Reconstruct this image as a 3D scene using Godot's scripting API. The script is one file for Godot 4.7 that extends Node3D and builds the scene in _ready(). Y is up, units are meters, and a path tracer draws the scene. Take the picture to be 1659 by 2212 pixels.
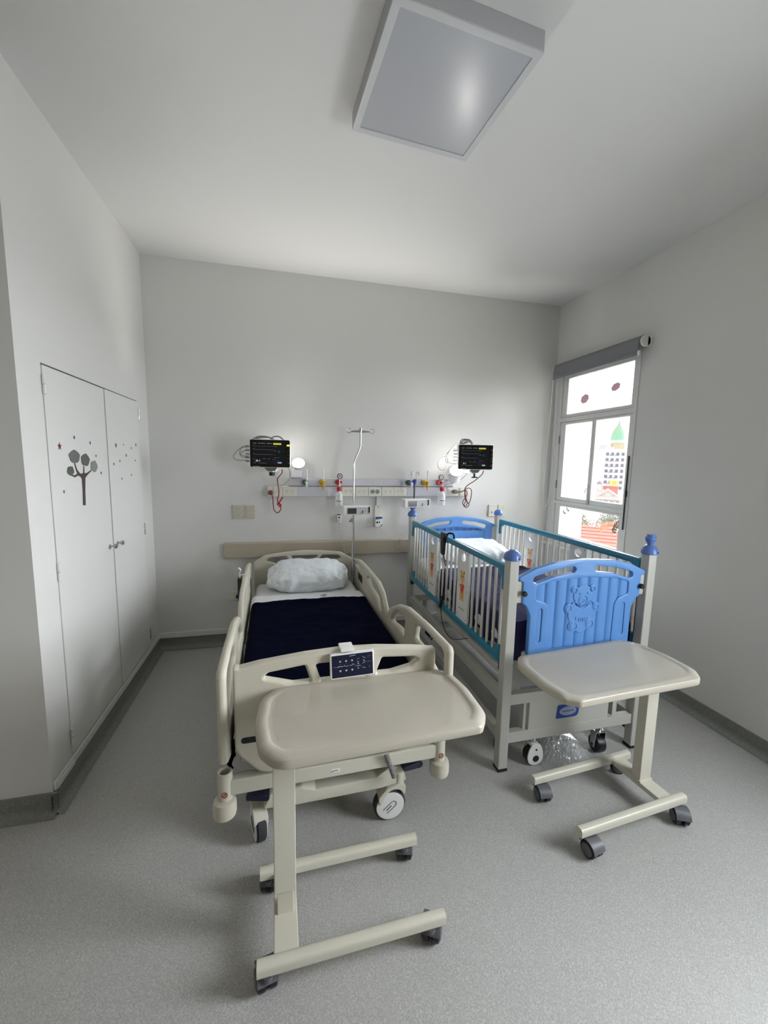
extends Node3D

# ---------- shape helper: a soup of triangles, counter-clockwise seen from outside ----------
class Sh:
	var v := PackedVector3Array()
	var x := Transform3D()
	func tri(a: Vector3, b: Vector3, c: Vector3) -> void:
		v.append(x * a); v.append(x * b); v.append(x * c)
	func quad(a: Vector3, b: Vector3, c: Vector3, d: Vector3) -> void:
		tri(a, b, c); tri(a, c, d)
	func at(t: Transform3D) -> Sh:
		x = t
		return self
	func box(c: Vector3, s: Vector3) -> void:
		var h := s / 2.0
		var p := []
		for k in 8: p.append(c + Vector3(h.x if k & 1 else -h.x, h.y if k & 2 else -h.y, h.z if k & 4 else -h.z))
		quad(p[4], p[5], p[7], p[6]); quad(p[1], p[0], p[2], p[3])
		quad(p[5], p[1], p[3], p[7]); quad(p[0], p[4], p[6], p[2])
		quad(p[6], p[7], p[3], p[2]); quad(p[0], p[1], p[5], p[4])
	func rbox(c: Vector3, s: Vector3, r := 0.004, seg := 1) -> void:
		var h := s / 2.0
		r = minf(r, minf(h.x, minf(h.y, h.z)) * 0.98)
		var ks := []
		for ax in 3:
			var l := []
			for i in seg: l.append(-h[ax] + r * (1.0 - tan((1.0 - float(i) / seg) * PI / 4)))
			l.append(-h[ax] + r); l.append(h[ax] - r)
			for i in range(1, seg + 1): l.append(h[ax] - r + r * tan(float(i) / seg * PI / 4))
			ks.append(l)
		var inn := h - Vector3(r, r, r)
		for ax in 3:
			var a1 := (ax + 1) % 3
			var a2 := (ax + 2) % 3
			for sg in [-1.0, 1.0]:
				var g := []
				for u in ks[a1]:
					var row := []
					for w in ks[a2]:
						var p := Vector3()
						p[ax] = sg * h[ax]; p[a1] = clampf(u, -h[a1], h[a1]); p[a2] = clampf(w, -h[a2], h[a2])
						var q := p.clamp(-inn, inn)
						row.append(c + q + (p - q).normalized() * r)
					g.append(row)
				for i in g.size() - 1:
					for j in g[0].size() - 1:
						if sg > 0: quad(g[i][j], g[i + 1][j], g[i + 1][j + 1], g[i][j + 1])
						else: quad(g[i][j], g[i][j + 1], g[i + 1][j + 1], g[i + 1][j])
	# profile points (radius, height), from bottom to top
	func lathe(prof: Array, n := 20, a0 := 0.0, a1 := TAU) -> void:
		for i in prof.size() - 1:
			var p: Vector2 = prof[i]
			var q: Vector2 = prof[i + 1]
			for k in n:
				var t0 := a0 + (a1 - a0) * k / n
				var t1 := a0 + (a1 - a0) * (k + 1) / n
				var a := Vector3(p.x * cos(t0), p.y, -p.x * sin(t0))
				var b := Vector3(p.x * cos(t1), p.y, -p.x * sin(t1))
				var c := Vector3(q.x * cos(t1), q.y, -q.x * sin(t1))
				var d := Vector3(q.x * cos(t0), q.y, -q.x * sin(t0))
				if p.x > 1e-6: tri(a, b, c if q.x > 1e-6 else d)
				if q.x > 1e-6: tri(a, c, d)
	func cyl(a: Vector3, b: Vector3, r: float, n := 16, bev := 0.0) -> void:
		var keep := x
		x = keep * Sh.along(a, b)
		var l := a.distance_to(b)
		if bev > 0.0: lathe([Vector2(0, 0), Vector2(r - bev, 0), Vector2(r, bev), Vector2(r, l - bev), Vector2(r - bev, l), Vector2(0, l)], n)
		else: lathe([Vector2(0, 0), Vector2(r, 0), Vector2(r, l), Vector2(0, l)], n)
		x = keep
	func ball(c: Vector3, r: Vector3, n := 16, m := 10) -> void:
		var keep := x
		x = keep * Transform3D(Basis.from_scale(r), c)
		var pr := []
		for i in m + 1:
			var t := -PI / 2 + PI * i / m
			pr.append(Vector2(maxf(0, cos(t)) if i > 0 and i < m else 0.0, sin(t)))
		lathe(pr, n)
		x = keep
	static func along(a: Vector3, b: Vector3) -> Transform3D:
		var y := (b - a).normalized()
		var o := Vector3(1, 0, 0) if absf(y.x) < 0.9 else Vector3(0, 0, 1)
		var z := o.cross(y).normalized()
		return Transform3D(Basis(y.cross(z), y, z), a)
	# a profile (counter-clockwise) swept along a path
	func sweep(pts: Array, prof: PackedVector2Array, closed := false, up := Vector3.UP, scale: Array = []) -> void:
		var n := pts.size()
		var rings := []
		var last := up
		for i in n:
			var a: Vector3 = pts[(i - 1 + n) % n] if (closed or i > 0) else pts[i]
			var b: Vector3 = pts[(i + 1) % n] if (closed or i < n - 1) else pts[i]
			var t := (b - a).normalized()
			var s := t.cross(last)
			if s.length() < 1e-3: s = t.cross(Vector3(0.3, 0.2, 1.0))
			s = s.normalized()
			var w := s.cross(t).normalized()
			last = w
			var row := []
			var k: float = scale[i] if scale.size() else 1.0
			# widen at bends so that the section keeps its width
			for q in prof: row.append(pts[i] + (s * q.x + w * q.y) * k)
			rings.append(row)
		var m := prof.size()
		for i in (n if closed else n - 1):
			var r0: Array = rings[i]
			var r1: Array = rings[(i + 1) % n]
			for j in m:
				var k := (j + 1) % m
				quad(r0[j], r0[k], r1[k], r1[j])
		if not closed:
			var c0 := Vector3(); var c1 := Vector3()
			for j in m: c0 += rings[0][j]; c1 += rings[n - 1][j]
			c0 /= m; c1 /= m
			for j in m:
				var k := (j + 1) % m
				tri(c0, rings[0][k], rings[0][j]); tri(c1, rings[n - 1][j], rings[n - 1][k])
	func tube(pts: Array, r: float, n := 8, closed := false, scale: Array = []) -> void:
		var pr := PackedVector2Array()
		for k in n: pr.append(Vector2(cos(TAU * k / n), sin(TAU * k / n)) * r)
		sweep(pts, pr, closed, Vector3(0.12, 0.97, 0.21).normalized(), scale)
	# outline in the XY plane with holes, thickness d along z, rounded edges of radius bev
	func ext(outer: PackedVector2Array, holes: Array, d: float, bev := 0.0, seg := 2) -> void:
		var loops := [Sh.ccw(outer, true)]
		for h in holes: loops.append(Sh.ccw(h, false))
		var lv := []
		if bev <= 0.0: lv = [Vector2(0, d / 2), Vector2(0, -d / 2)]
		else:
			for i in seg + 1:
				var t := PI / 2 * i / seg
				lv.append(Vector2(bev * (1 - sin(t)), d / 2 - bev * (1 - cos(t))))
			for i in range(seg, -1, -1):
				var t := PI / 2 * i / seg
				lv.append(Vector2(bev * (1 - sin(t)), -d / 2 + bev * (1 - cos(t))))
		for lp in loops:
			var offs := []
			var lim := Sh.room_in(lp, bev)
			for l in lv: offs.append(Sh.inset(lp, l.x / bev, lim) if l.x > 1e-7 else lp)
			for i in lv.size() - 1:
				for j in lp.size():
					var k: int = (j + 1) % lp.size()
					var a: Vector2 = offs[i][j]; var b: Vector2 = offs[i][k]; var c: Vector2 = offs[i + 1][k]; var e: Vector2 = offs[i + 1][j]
					quad(Vector3(e.x, e.y, lv[i + 1].y), Vector3(c.x, c.y, lv[i + 1].y), Vector3(b.x, b.y, lv[i].y), Vector3(a.x, a.y, lv[i].y))
		var flat := []
		for lp in loops: flat.append(Sh.inset(lp, lv[0].x / bev, Sh.room_in(lp, bev)) if lv[0].x > 1e-7 else lp)
		var t3 := Sh.fill(flat)
		for i in range(0, t3.size(), 3):
			var a := t3[i]; var b := t3[i + 1]; var c := t3[i + 2]
			tri(Vector3(a.x, a.y, d / 2), Vector3(b.x, b.y, d / 2), Vector3(c.x, c.y, d / 2))
			tri(Vector3(a.x, a.y, -d / 2), Vector3(c.x, c.y, -d / 2), Vector3(b.x, b.y, -d / 2))
	static func area(p: PackedVector2Array) -> float:
		var s := 0.0
		for i in p.size(): s += p[i].cross(p[(i + 1) % p.size()])
		return s / 2
	static func ccw(p: PackedVector2Array, yes: bool) -> PackedVector2Array:
		var q := PackedVector2Array()
		for i in p.size():
			if p[i].distance_to(p[(i + 1) % p.size()]) > 1e-6: q.append(p[i])
		if (area(q) > 0) != yes: q.reverse()
		return q
	# how far each point may move inwards (to the left) before its corner folds over
	static func room_in(p: PackedVector2Array, most: float) -> PackedFloat32Array:
		var n := p.size()
		var own := PackedFloat32Array()
		for i in n:
			var e0 := p[i] - p[(i - 1 + n) % n]
			var e1 := p[(i + 1) % n] - p[i]
			var turn := e0.angle_to(e1)
			own.append(most if turn < 0.01 else minf(most, 0.42 * minf(e0.length(), e1.length()) / tan(minf(turn, 3.0) / 2)))
		var out := PackedFloat32Array()
		for i in n:
			var l := most
			for k in range(-2, 3): l = minf(l, own[(i + k + n) % n])
			out.append(l)
		return out
	static func inset(p: PackedVector2Array, r: float, lim := PackedFloat32Array()) -> PackedVector2Array:
		var q := PackedVector2Array()
		var n := p.size()
		for i in n:
			var e0 := (p[i] - p[(i - 1 + n) % n]).normalized()
			var e1 := (p[(i + 1) % n] - p[i]).normalized()
			var n0 := Vector2(-e0.y, e0.x)
			var n1 := Vector2(-e1.y, e1.x)
			var m := n0 + n1
			if m.length() < 0.3: m = n0
			else: m = m / (1.0 + n0.dot(n1))
			q.append(p[i] + m * (r * (lim[i] if lim.size() else 1.0)))
		return q
	static func fill(given: Array) -> PackedVector2Array:
		var loops := []
		for g in given:
			var c := PackedVector2Array()
			for i in g.size():
				if g[i].distance_to(g[(i + 1) % g.size()]) > 2e-6: c.append(g[i])
			loops.append(c)
		var poly: PackedVector2Array = loops[0].duplicate()
		var rest := loops.slice(1)
		while rest.size():
			var best := INF
			var bi := 0; var bh := 0; var bk := 0
			for h in rest.size():
				for k in rest[h].size():
					for i in poly.size():
						var dd := poly[i].distance_squared_to(rest[h][k])
						if dd < best:
							var ok := true
							for j in poly.size():
								var j2 := (j + 1) % poly.size()
								if poly[j] == poly[i] or poly[j2] == poly[i]: continue
								if Geometry2D.segment_intersects_segment(poly[i], rest[h][k], poly[j], poly[j2]) != null:
									ok = false
									break
							if ok: best = dd; bi = i; bh = h; bk = k
			var out := PackedVector2Array()
			for i in range(0, bi + 1): out.append(poly[i])
			var hl: PackedVector2Array = rest[bh]
			for k in hl.size() + 1: out.append(hl[(bk + k) % hl.size()])
			for i in range(bi, poly.size()): out.append(poly[i])
			poly = out
			rest.remove_at(bh)
		var res := PackedVector2Array()
		var idx := range(poly.size())
		var guard := 0
		while idx.size() > 3 and guard < 20000:
			guard += 1
			var cut := -1
			var score := -1.0
			var n: int = idx.size()
			for i in n:
				var a := poly[idx[(i - 1 + n) % n]]; var b := poly[idx[i]]; var c := poly[idx[(i + 1) % n]]
				var ar := (b - a).cross(c - b)
				if ar <= 1e-12: continue
				var q := ar / (a.distance_squared_to(b) + b.distance_squared_to(c) + c.distance_squared_to(a))
				if q <= score: continue
				var ok := true
				for k in idx:
					var p := poly[k]
					if p == a or p == b or p == c: continue
					if (b - a).cross(p - a) > 1e-9 and (c - b).cross(p - b) > 1e-9 and (a - c).cross(p - c) > 1e-9:
						ok = false
						break
				if ok:
					cut = i
					score = q
					if q > 0.12: break
			if cut < 0:
				for i in n:
					var a := poly[idx[(i - 1 + n) % n]]; var b := poly[idx[i]]; var c := poly[idx[(i + 1) % n]]
					if absf((b - a).cross(c - b)) <= 1e-12: cut = i; break
				if cut < 0:
					print("unfilled outline, ", idx.size(), " points left near ", poly[idx[0]])
					break
				idx.remove_at(cut)
				continue
			res.append(poly[idx[(cut - 1 + n) % n]]); res.append(poly[idx[cut]]); res.append(poly[idx[(cut + 1) % n]])
			idx.remove_at(cut)
		if idx.size() == 3:
			for k in idx: res.append(poly[k])
		return res
	# a sheet of cloth: f(u, v) gives a point, th the thickness towards the inside
	func cloth(nu: int, nv: int, f: Callable, th := 0.004) -> void:
		var g := []
		for i in nu + 1:
			var row := []
			for j in nv + 1: row.append(f.call(float(i) / nu, float(j) / nv))
			g.append(row)
		var b := []
		for i in nu + 1:
			var row := []
			for j in nv + 1:
				var du: Vector3 = g[mini(i + 1, nu)][j] - g[maxi(i - 1, 0)][j]
				var dv: Vector3 = g[i][mini(j + 1, nv)] - g[i][maxi(j - 1, 0)]
				row.append(g[i][j] - du.cross(dv).normalized() * th)
			b.append(row)
		for i in nu:
			for j in nv:
				quad(g[i][j], g[i + 1][j], g[i + 1][j + 1], g[i][j + 1])
				quad(b[i][j], b[i][j + 1], b[i + 1][j + 1], b[i + 1][j])
		for i in nu:
			quad(b[i][0], b[i + 1][0], g[i + 1][0], g[i][0]); quad(g[i][nv], g[i + 1][nv], b[i + 1][nv], b[i][nv])
		for j in nv:
			quad(g[0][j], g[0][j + 1], b[0][j + 1], b[0][j]); quad(b[nu][j], b[nu][j + 1], g[nu][j + 1], g[nu][j])

func V(x: float, y: float, z: float) -> Vector3: return Vector3(x, y, z)
func at(p: Vector3, ry := 0.0, rx := 0.0, rz := 0.0) -> Transform3D:
	return Transform3D(Basis.from_euler(Vector3(deg_to_rad(rx), deg_to_rad(ry), deg_to_rad(rz))), p)
func pv(l: Array) -> PackedVector2Array:
	var q := PackedVector2Array()
	for i in range(0, l.size(), 2): q.append(Vector2(l[i], l[i + 1]))
	return q
# polygon with rounded corners; each corner x, y, r
func rp(l: Array, seg := 5, r := -1.0) -> PackedVector2Array:
	var st := 2 if r >= 0 else 3
	var n := l.size() / st
	var q := PackedVector2Array()
	for i in n:
		var p := Vector2(l[i * st], l[i * st + 1])
		var rr: float = r if r >= 0 else l[i * st + 2]
		var a := Vector2(l[((i - 1 + n) % n) * st], l[((i - 1 + n) % n) * st + 1])
		var b := Vector2(l[((i + 1) % n) * st], l[((i + 1) % n) * st + 1])
		if rr <= 0.0: q.append(p); continue
		var da := (a - p).normalized()
		var db := (b - p).normalized()
		var ang := acos(clampf(da.dot(db), -1, 1)) / 2
		var cut := minf(rr / tan(ang), minf(p.distance_to(a), p.distance_to(b)) * 0.499)
		for k in seg + 1:
			var t := float(k) / seg
			var m := (p + da * cut).lerp(p, t).lerp(p.lerp(p + db * cut, t), t)
			q.append(m)
	return q
func rrect(w: float, h: float, r: float, seg := 4, cx := 0.0, cy := 0.0) -> PackedVector2Array:
	var q := PackedVector2Array()
	for c in 4:
		var o := Vector2(cx + (w / 2 - r) * (1 if c in [0, 3] else -1), cy + (h / 2 - r) * (1 if c < 2 else -1))
		for k in seg + 1:
			var t := PI / 2 * (c + float(k) / seg)
			q.append(o + Vector2(cos(t), sin(t)) * r)
	return q
func circ(r: float, n := 20, cx := 0.0, cy := 0.0, ry := -1.0) -> PackedVector2Array:
	var q := PackedVector2Array()
	for k in n: q.append(Vector2(cx + r * cos(TAU * k / n), cy + (ry if ry > 0 else r) * sin(TAU * k / n)))
	return q
# smooth curve through points
func spl(p: Array, per := 6, closed := false) -> Array:
	var n := p.size()
	var o := []
	for i in (n if closed else n - 1):
		var a = p[(i - 1 + n) % n] if closed or i > 0 else p[i] * 2 - p[i + 1]
		var b = p[i]
		var c = p[(i + 1) % n]
		var d = p[(i + 2) % n] if closed or i < n - 2 else c * 2 - b
		for k in per:
			var t := float(k) / per
			o.append((b * 2 + (c - a) * t + (a * 2 - b * 5 + c * 4 - d) * t * t + (b * 3 - a - c * 3 + d) * t * t * t) * 0.5)
	if not closed: o.append(p[n - 1])
	return o
func spl2(l: Array, per := 5, closed := true) -> PackedVector2Array:
	var p := []
	for q in pv(l): p.append(q)
	return PackedVector2Array(spl(p, per, closed))

# ---------- meshes, things, parts ----------
func build(s: Sh, crease := 38.0) -> ArrayMesh:
	var n := s.v.size() / 3
	var fn := PackedVector3Array()
	var at_pos := {}
	var keys := []
	for i in n:
		var c := (s.v[i * 3 + 1] - s.v[i * 3]).cross(s.v[i * 3 + 2] - s.v[i * 3])
		fn.append(c)
		for k in 3:
			var key := Vector3i((s.v[i * 3 + k] * 20000.0).round())
			keys.append(key)
			if at_pos.has(key): at_pos[key].append(i)
			else: at_pos[key] = PackedInt32Array([i])
	var lim := cos(deg_to_rad(crease))
	var vs := PackedVector3Array()
	var ns := PackedVector3Array()
	var un := PackedVector3Array()
	for i in n: un.append(fn[i].normalized())
	for i in n:
		if fn[i].length_squared() < 1e-22: continue
		for k in [0, 2, 1]:
			var sum := Vector3()
			for f in at_pos[keys[i * 3 + k]]:
				if un[f].dot(un[i]) > lim: sum += fn[f]
			vs.append(s.v[i * 3 + k])
			ns.append(sum.normalized() if sum.length_squared() > 1e-22 else un[i])
	var arr := []
	arr.resize(Mesh.ARRAY_MAX)
	arr[Mesh.ARRAY_VERTEX] = vs
	arr[Mesh.ARRAY_NORMAL] = ns
	var m := ArrayMesh.new()
	m.add_surface_from_arrays(Mesh.PRIMITIVE_TRIANGLES, arr)
	return m
var used := {}
func numbered(called: String) -> String:
	used[called] = used.get(called, 0) + 1
	return called if used[called] == 1 else "%s_%03d" % [called, used[called] - 1]
func put(m: Mesh, called: String, mt: Material, parent: Node3D = null, t := Transform3D()) -> MeshInstance3D:
	var o := MeshInstance3D.new()
	o.mesh = m
	o.material_override = null
	if m.get_surface_count() == 1: o.set_surface_override_material(0, mt)
	o.transform = t
	if parent == null:
		o.name = numbered(called)
		add_child(o)
	else:
		var nm := called
		var k := 0
		while parent.has_node(NodePath(nm)):
			k += 1
			nm = "%s_%03d" % [called, k]
		o.name = nm
		parent.add_child(o, true)
	return o
func obj(s: Sh, called: String, mt: Material, parent: Node3D = null, t := Transform3D(), crease := 38.0) -> MeshInstance3D:
	return put(build(s, crease), called, mt, parent, t)
# pieces too small to pick apart stay one part
func small(o: Node3D) -> Node3D:
	o.set_meta("kind", "stuff")
	return o
func tag(o: Node3D, label: String, category: String, group := "") -> Node3D:
	o.set_meta("label", label)
	o.set_meta("category", category)
	if group != "": o.set_meta("group", group)
	return o
func thing(called: String, label: String, category: String, t := Transform3D(), group := "") -> Node3D:
	var o := Node3D.new()
	o.name = numbered(called)
	add_child(o)
	o.transform = t
	return tag(o, label, category, group)
func struct(o: Node3D, label := "") -> Node3D:
	o.set_meta("kind", "structure")
	if label != "": o.set_meta("label", label)
	return o
func dup(o: Node3D, called: String, t: Transform3D, label: String, group := "") -> Node3D:
	var c: Node3D = o.duplicate()
	c.name = numbered(called)
	add_child(c)
	c.transform = t
	c.set_meta("label", label)
	if group != "": c.set_meta("group", group)
	return c
func picture(im: Image, w: float, h: float, called: String, parent: Node3D, t: Transform3D, glow := 0.0, clear := false) -> MeshInstance3D:
	var q := QuadMesh.new()
	q.size = Vector2(w, h)
	var m := StandardMaterial3D.new()
	m.albedo_texture = ImageTexture.create_from_image(im)
	m.roughness = 0.35
	if clear:
		m.transparency = BaseMaterial3D.TRANSPARENCY_ALPHA_SCISSOR
		m.alpha_scissor_threshold = 0.5
	if glow > 0.0:
		m.emission_enabled = true
		m.emission = Color.BLACK
		m.emission_texture = m.albedo_texture
		m.emission_energy_multiplier = glow
		m.albedo_texture = null
		m.albedo_color = Color(0.03, 0.03, 0.035)
		m.roughness = 0.12
	return put(q, called, m, parent, t)
func words(text: String, size: float, depth: float, called: String, mt: Material, parent: Node3D, t: Transform3D, font := "Droid Sans") -> MeshInstance3D:
	var tm := TextMesh.new()
	var f := SystemFont.new()
	f.font_names = PackedStringArray([font])
	tm.font = f
	tm.text = text
	tm.font_size = 32
	tm.pixel_size = size / 32.0
	tm.depth = depth
	tm.curve_step = 1.0
	tm.material = mt
	return put(tm, called, mt, parent, t)

# ---------- materials ----------
func mat(c: Color, rough := 0.5, metal := 0.0) -> StandardMaterial3D:
	var m := StandardMaterial3D.new()
	m.albedo_color = c
	m.roughness = rough
	m.metallic = metal
	return m
func noise(freq: float, size := 512, oct := 3, type := FastNoiseLite.TYPE_SIMPLEX_SMOOTH, ramp: Array = [], sd := 1) -> NoiseTexture2D:
	var f := FastNoiseLite.new()
	f.seed = sd
	f.noise_type = type
	f.frequency = freq
	f.fractal_octaves = oct
	var t := NoiseTexture2D.new()
	t.width = size
	t.height = size
	t.seamless = true
	t.noise = f
	if ramp.size():
		var g := Gradient.new()
		g.offsets = PackedFloat32Array(ramp.map(func(a): return a[0]))
		g.colors = PackedColorArray(ramp.map(func(a): return a[1]))
		t.color_ramp = g
	return t
func relief(m: StandardMaterial3D, t: Texture2D, height: float, tile: float) -> StandardMaterial3D:
	m.heightmap_enabled = true
	m.heightmap_texture = t
	m.heightmap_scale = height
	m.uv1_triplanar = true
	m.uv1_world_triplanar = true
	m.uv1_scale = Vector3.ONE / tile
	return m
var M := {}
var fine: NoiseTexture2D
func make_materials() -> void:
	fine = noise(0.06, 512, 4)
	M.wall = relief(mat(Color("dddcd9"), 0.62), noise(0.02, 512, 5, FastNoiseLite.TYPE_SIMPLEX_SMOOTH, [], 4), 0.03, 0.6)
	M.ceiling = relief(mat(Color("dddddb"), 0.8), M.wall.heightmap_texture, 0.03, 0.8)
	M.floor = mat(Color.WHITE, 0.42)
	M.floor.albedo_texture = noise(0.16, 1024, 3, FastNoiseLite.TYPE_VALUE_CUBIC, [[0.0, Color("9b9a97")], [0.42, Color("adaca9")], [0.58, Color("b4b3b0")], [0.75, Color("c2c1bd")], [1.0, Color("d0cfcb")]], 9)
	M.floor.uv1_triplanar = true; M.floor.uv1_world_triplanar = true; M.floor.uv1_scale = Vector3.ONE / 0.55
	relief(M.floor, noise(0.03, 512, 3, FastNoiseLite.TYPE_SIMPLEX_SMOOTH, [], 3), 0.05, 0.55)
	M.skirting = mat(Color.WHITE, 0.5)
	M.skirting.albedo_texture = noise(0.16, 512, 3, FastNoiseLite.TYPE_VALUE_CUBIC, [[0.0, Color("70726e")], [0.5, Color("82837e")], [1.0, Color("969792")]], 5)
	M.skirting.uv1_triplanar = true; M.skirting.uv1_world_triplanar = true; M.skirting.uv1_scale = Vector3.ONE / 0.5
	M.paint = mat(Color("e0e0de"), 0.38)
	M.door = relief(mat(Color("dfdfdc"), 0.42), fine, 0.03, 0.35)
	M.gap_shade = mat(Color("2a2927"), 0.9)
	M.white = mat(Color("e6e6e4"), 0.4)
	M.bright = mat(Color("f0f0ee"), 0.5)
	M.cream = relief(mat(Color("cdc8b8"), 0.42), fine, 0.03, 0.12)       # moulded plastic of the bed
	M.cream_metal = mat(Color("d2cebf"), 0.35)
	M.table_top = relief(mat(Color("bdb6a8"), 0.38), fine, 0.035, 0.1)
	M.beige = relief(mat(Color("b9ae9c"), 0.55), fine, 0.03, 0.2)        # wall bumper
	M.grey = mat(Color("8c8d8f"), 0.5)
	M.mid = mat(Color("6b6d70"), 0.5)
	M.dark = mat(Color("2b2c30"), 0.45)
	M.black = mat(Color("121214"), 0.4)
	M.rubber = mat(Color("34353a"), 0.7)
	M.chrome = mat(Color("d6d8da"), 0.16, 1.0)
	M.steel = mat(Color("b4b6b8"), 0.3, 1.0)
	M.alu = mat(Color("c2c1ba"), 0.38, 0.15)
	M.blue = relief(mat(Color("5f94d6"), 0.38), fine, 0.02, 0.15)
	M.blue_cap = mat(Color("5f80c4"), 0.3)
	M.teal = mat(Color("2f83a0"), 0.34)
	M.navy = mat(Color("04081e"), 0.95)
	M.navy.metallic_specular = 0.15
	var weave := noise(0.35, 512, 2, FastNoiseLite.TYPE_CELLULAR, [], 6)
	relief(M.navy, weave, 0.12, 0.25)
	M.purple = relief(mat(Color("1d1b46"), 0.95), weave, 0.12, 0.25)
	M.purple.rim_enabled = true; M.purple.rim = 0.08; M.purple.rim_tint = 0.8
	M.linen = relief(mat(Color("e9eaec"), 0.9), weave, 0.03, 0.12)
	M.pillow = relief(mat(Color("e4eaee"), 0.9), weave, 0.03, 0.12)
	M.red = mat(Color("b5151f"), 0.35)
	M.red_cable = mat(Color("8e1a22"), 0.5)
	M.yellow = mat(Color("caa023"), 0.35)
	M.green = mat(Color("3f5a46"), 0.35)
	M.clear = mat(Color(0.93, 0.95, 0.95, 0.28), 0.15)
	M.clear.transparency = BaseMaterial3D.TRANSPARENCY_ALPHA
	M.glass = mat(Color(1, 1, 1, 0.06), 0.03)
	M.glass.transparency = BaseMaterial3D.TRANSPARENCY_ALPHA
	M.ivory = mat(Color("dedccf"), 0.4)
	M.trunk = mat(Color("dfdee0"), 0.42)
	M.cable = mat(Color("8f9092"), 0.5)
	M.lilac_grey = mat(Color("cccbd2"), 0.42)

const SKY := 2.0
const SUN := 8.0
const AREA := 3.4
const LAMP := 0.66
const EXPOSURE := 1.52
const XL := -1.08
const XR := 2.755
const ZB := -3.826
const TOP := 3.29
const CAM_BASIS := Basis(Vector3(0.970992, 0.018921, 0.238362), Vector3(0.011131, 0.992207, -0.124105), Vector3(-0.238853, 0.123159, 0.963214))

func light_and_camera() -> void:
	var cam := Camera3D.new()
	cam.name = "camera"
	add_child(cam)
	cam.fov = 102.68
	cam.near = 0.05
	cam.far = 3000.0
	# turned right, tipped down, slightly rolled
	cam.position = V(0, 1.7, 0)
	cam.basis = CAM_BASIS
	var w := WorldEnvironment.new()
	w.name = "surroundings"
	var e := Environment.new()
	e.background_mode = Environment.BG_SKY
	var sky := Sky.new()
	var sm := ProceduralSkyMaterial.new()
	sm.sky_top_color = Color(0.93, 0.96, 1.0)
	sm.sky_horizon_color = Color(0.98, 0.985, 1.0)
	sm.ground_bottom_color = Color(0.52, 0.52, 0.5)
	sm.ground_horizon_color = Color(0.62, 0.62, 0.6)
	sm.sky_energy_multiplier = 1.0
	sky.sky_material = sm
	e.sky = sky
	e.background_energy_multiplier = SKY
	e.tonemap_mode = Environment.TONE_MAPPER_LINEAR
	e.tonemap_exposure = EXPOSURE
	e.sdfgi_enabled = true
	e.ssao_enabled = true
	e.ssil_enabled = true
	w.environment = e
	add_child(w)
	# bright veiled sky low in front of the window: a very wide soft sun
	var d := DirectionalLight3D.new()
	d.name = "veiled_sun"
	d.light_color = Color(0.97, 0.985, 1.0)
	d.light_energy = SUN
	d.light_angular_distance = 85.0
	d.sky_mode = DirectionalLight3D.SKY_MODE_LIGHT_ONLY
	d.shadow_enabled = true
	add_child(d)
	d.look_at_from_position(Vector3.ZERO, V(-0.92, -0.28, 0.22))
	# light of an unseen second window, placed for the floor and camera-facing sides
	var a := AreaLight3D.new()
	a.name = "unseen_window_daylight"
	a.area_size = Vector2(1.0, 1.0)
	a.light_color = Color(0.95, 0.98, 1.0)
	a.light_energy = AREA
	a.shadow_enabled = true
	add_child(a)
	a.look_at_from_position(V(2.64, 1.42, -0.38), V(1.64, 1.17, -0.38))

func _ready() -> void:
	light_and_camera()
	make_materials()
	room()
	back_wall()
	adult_bed()
	crib()
	tables()
	plastic_film()
	outside()

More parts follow.
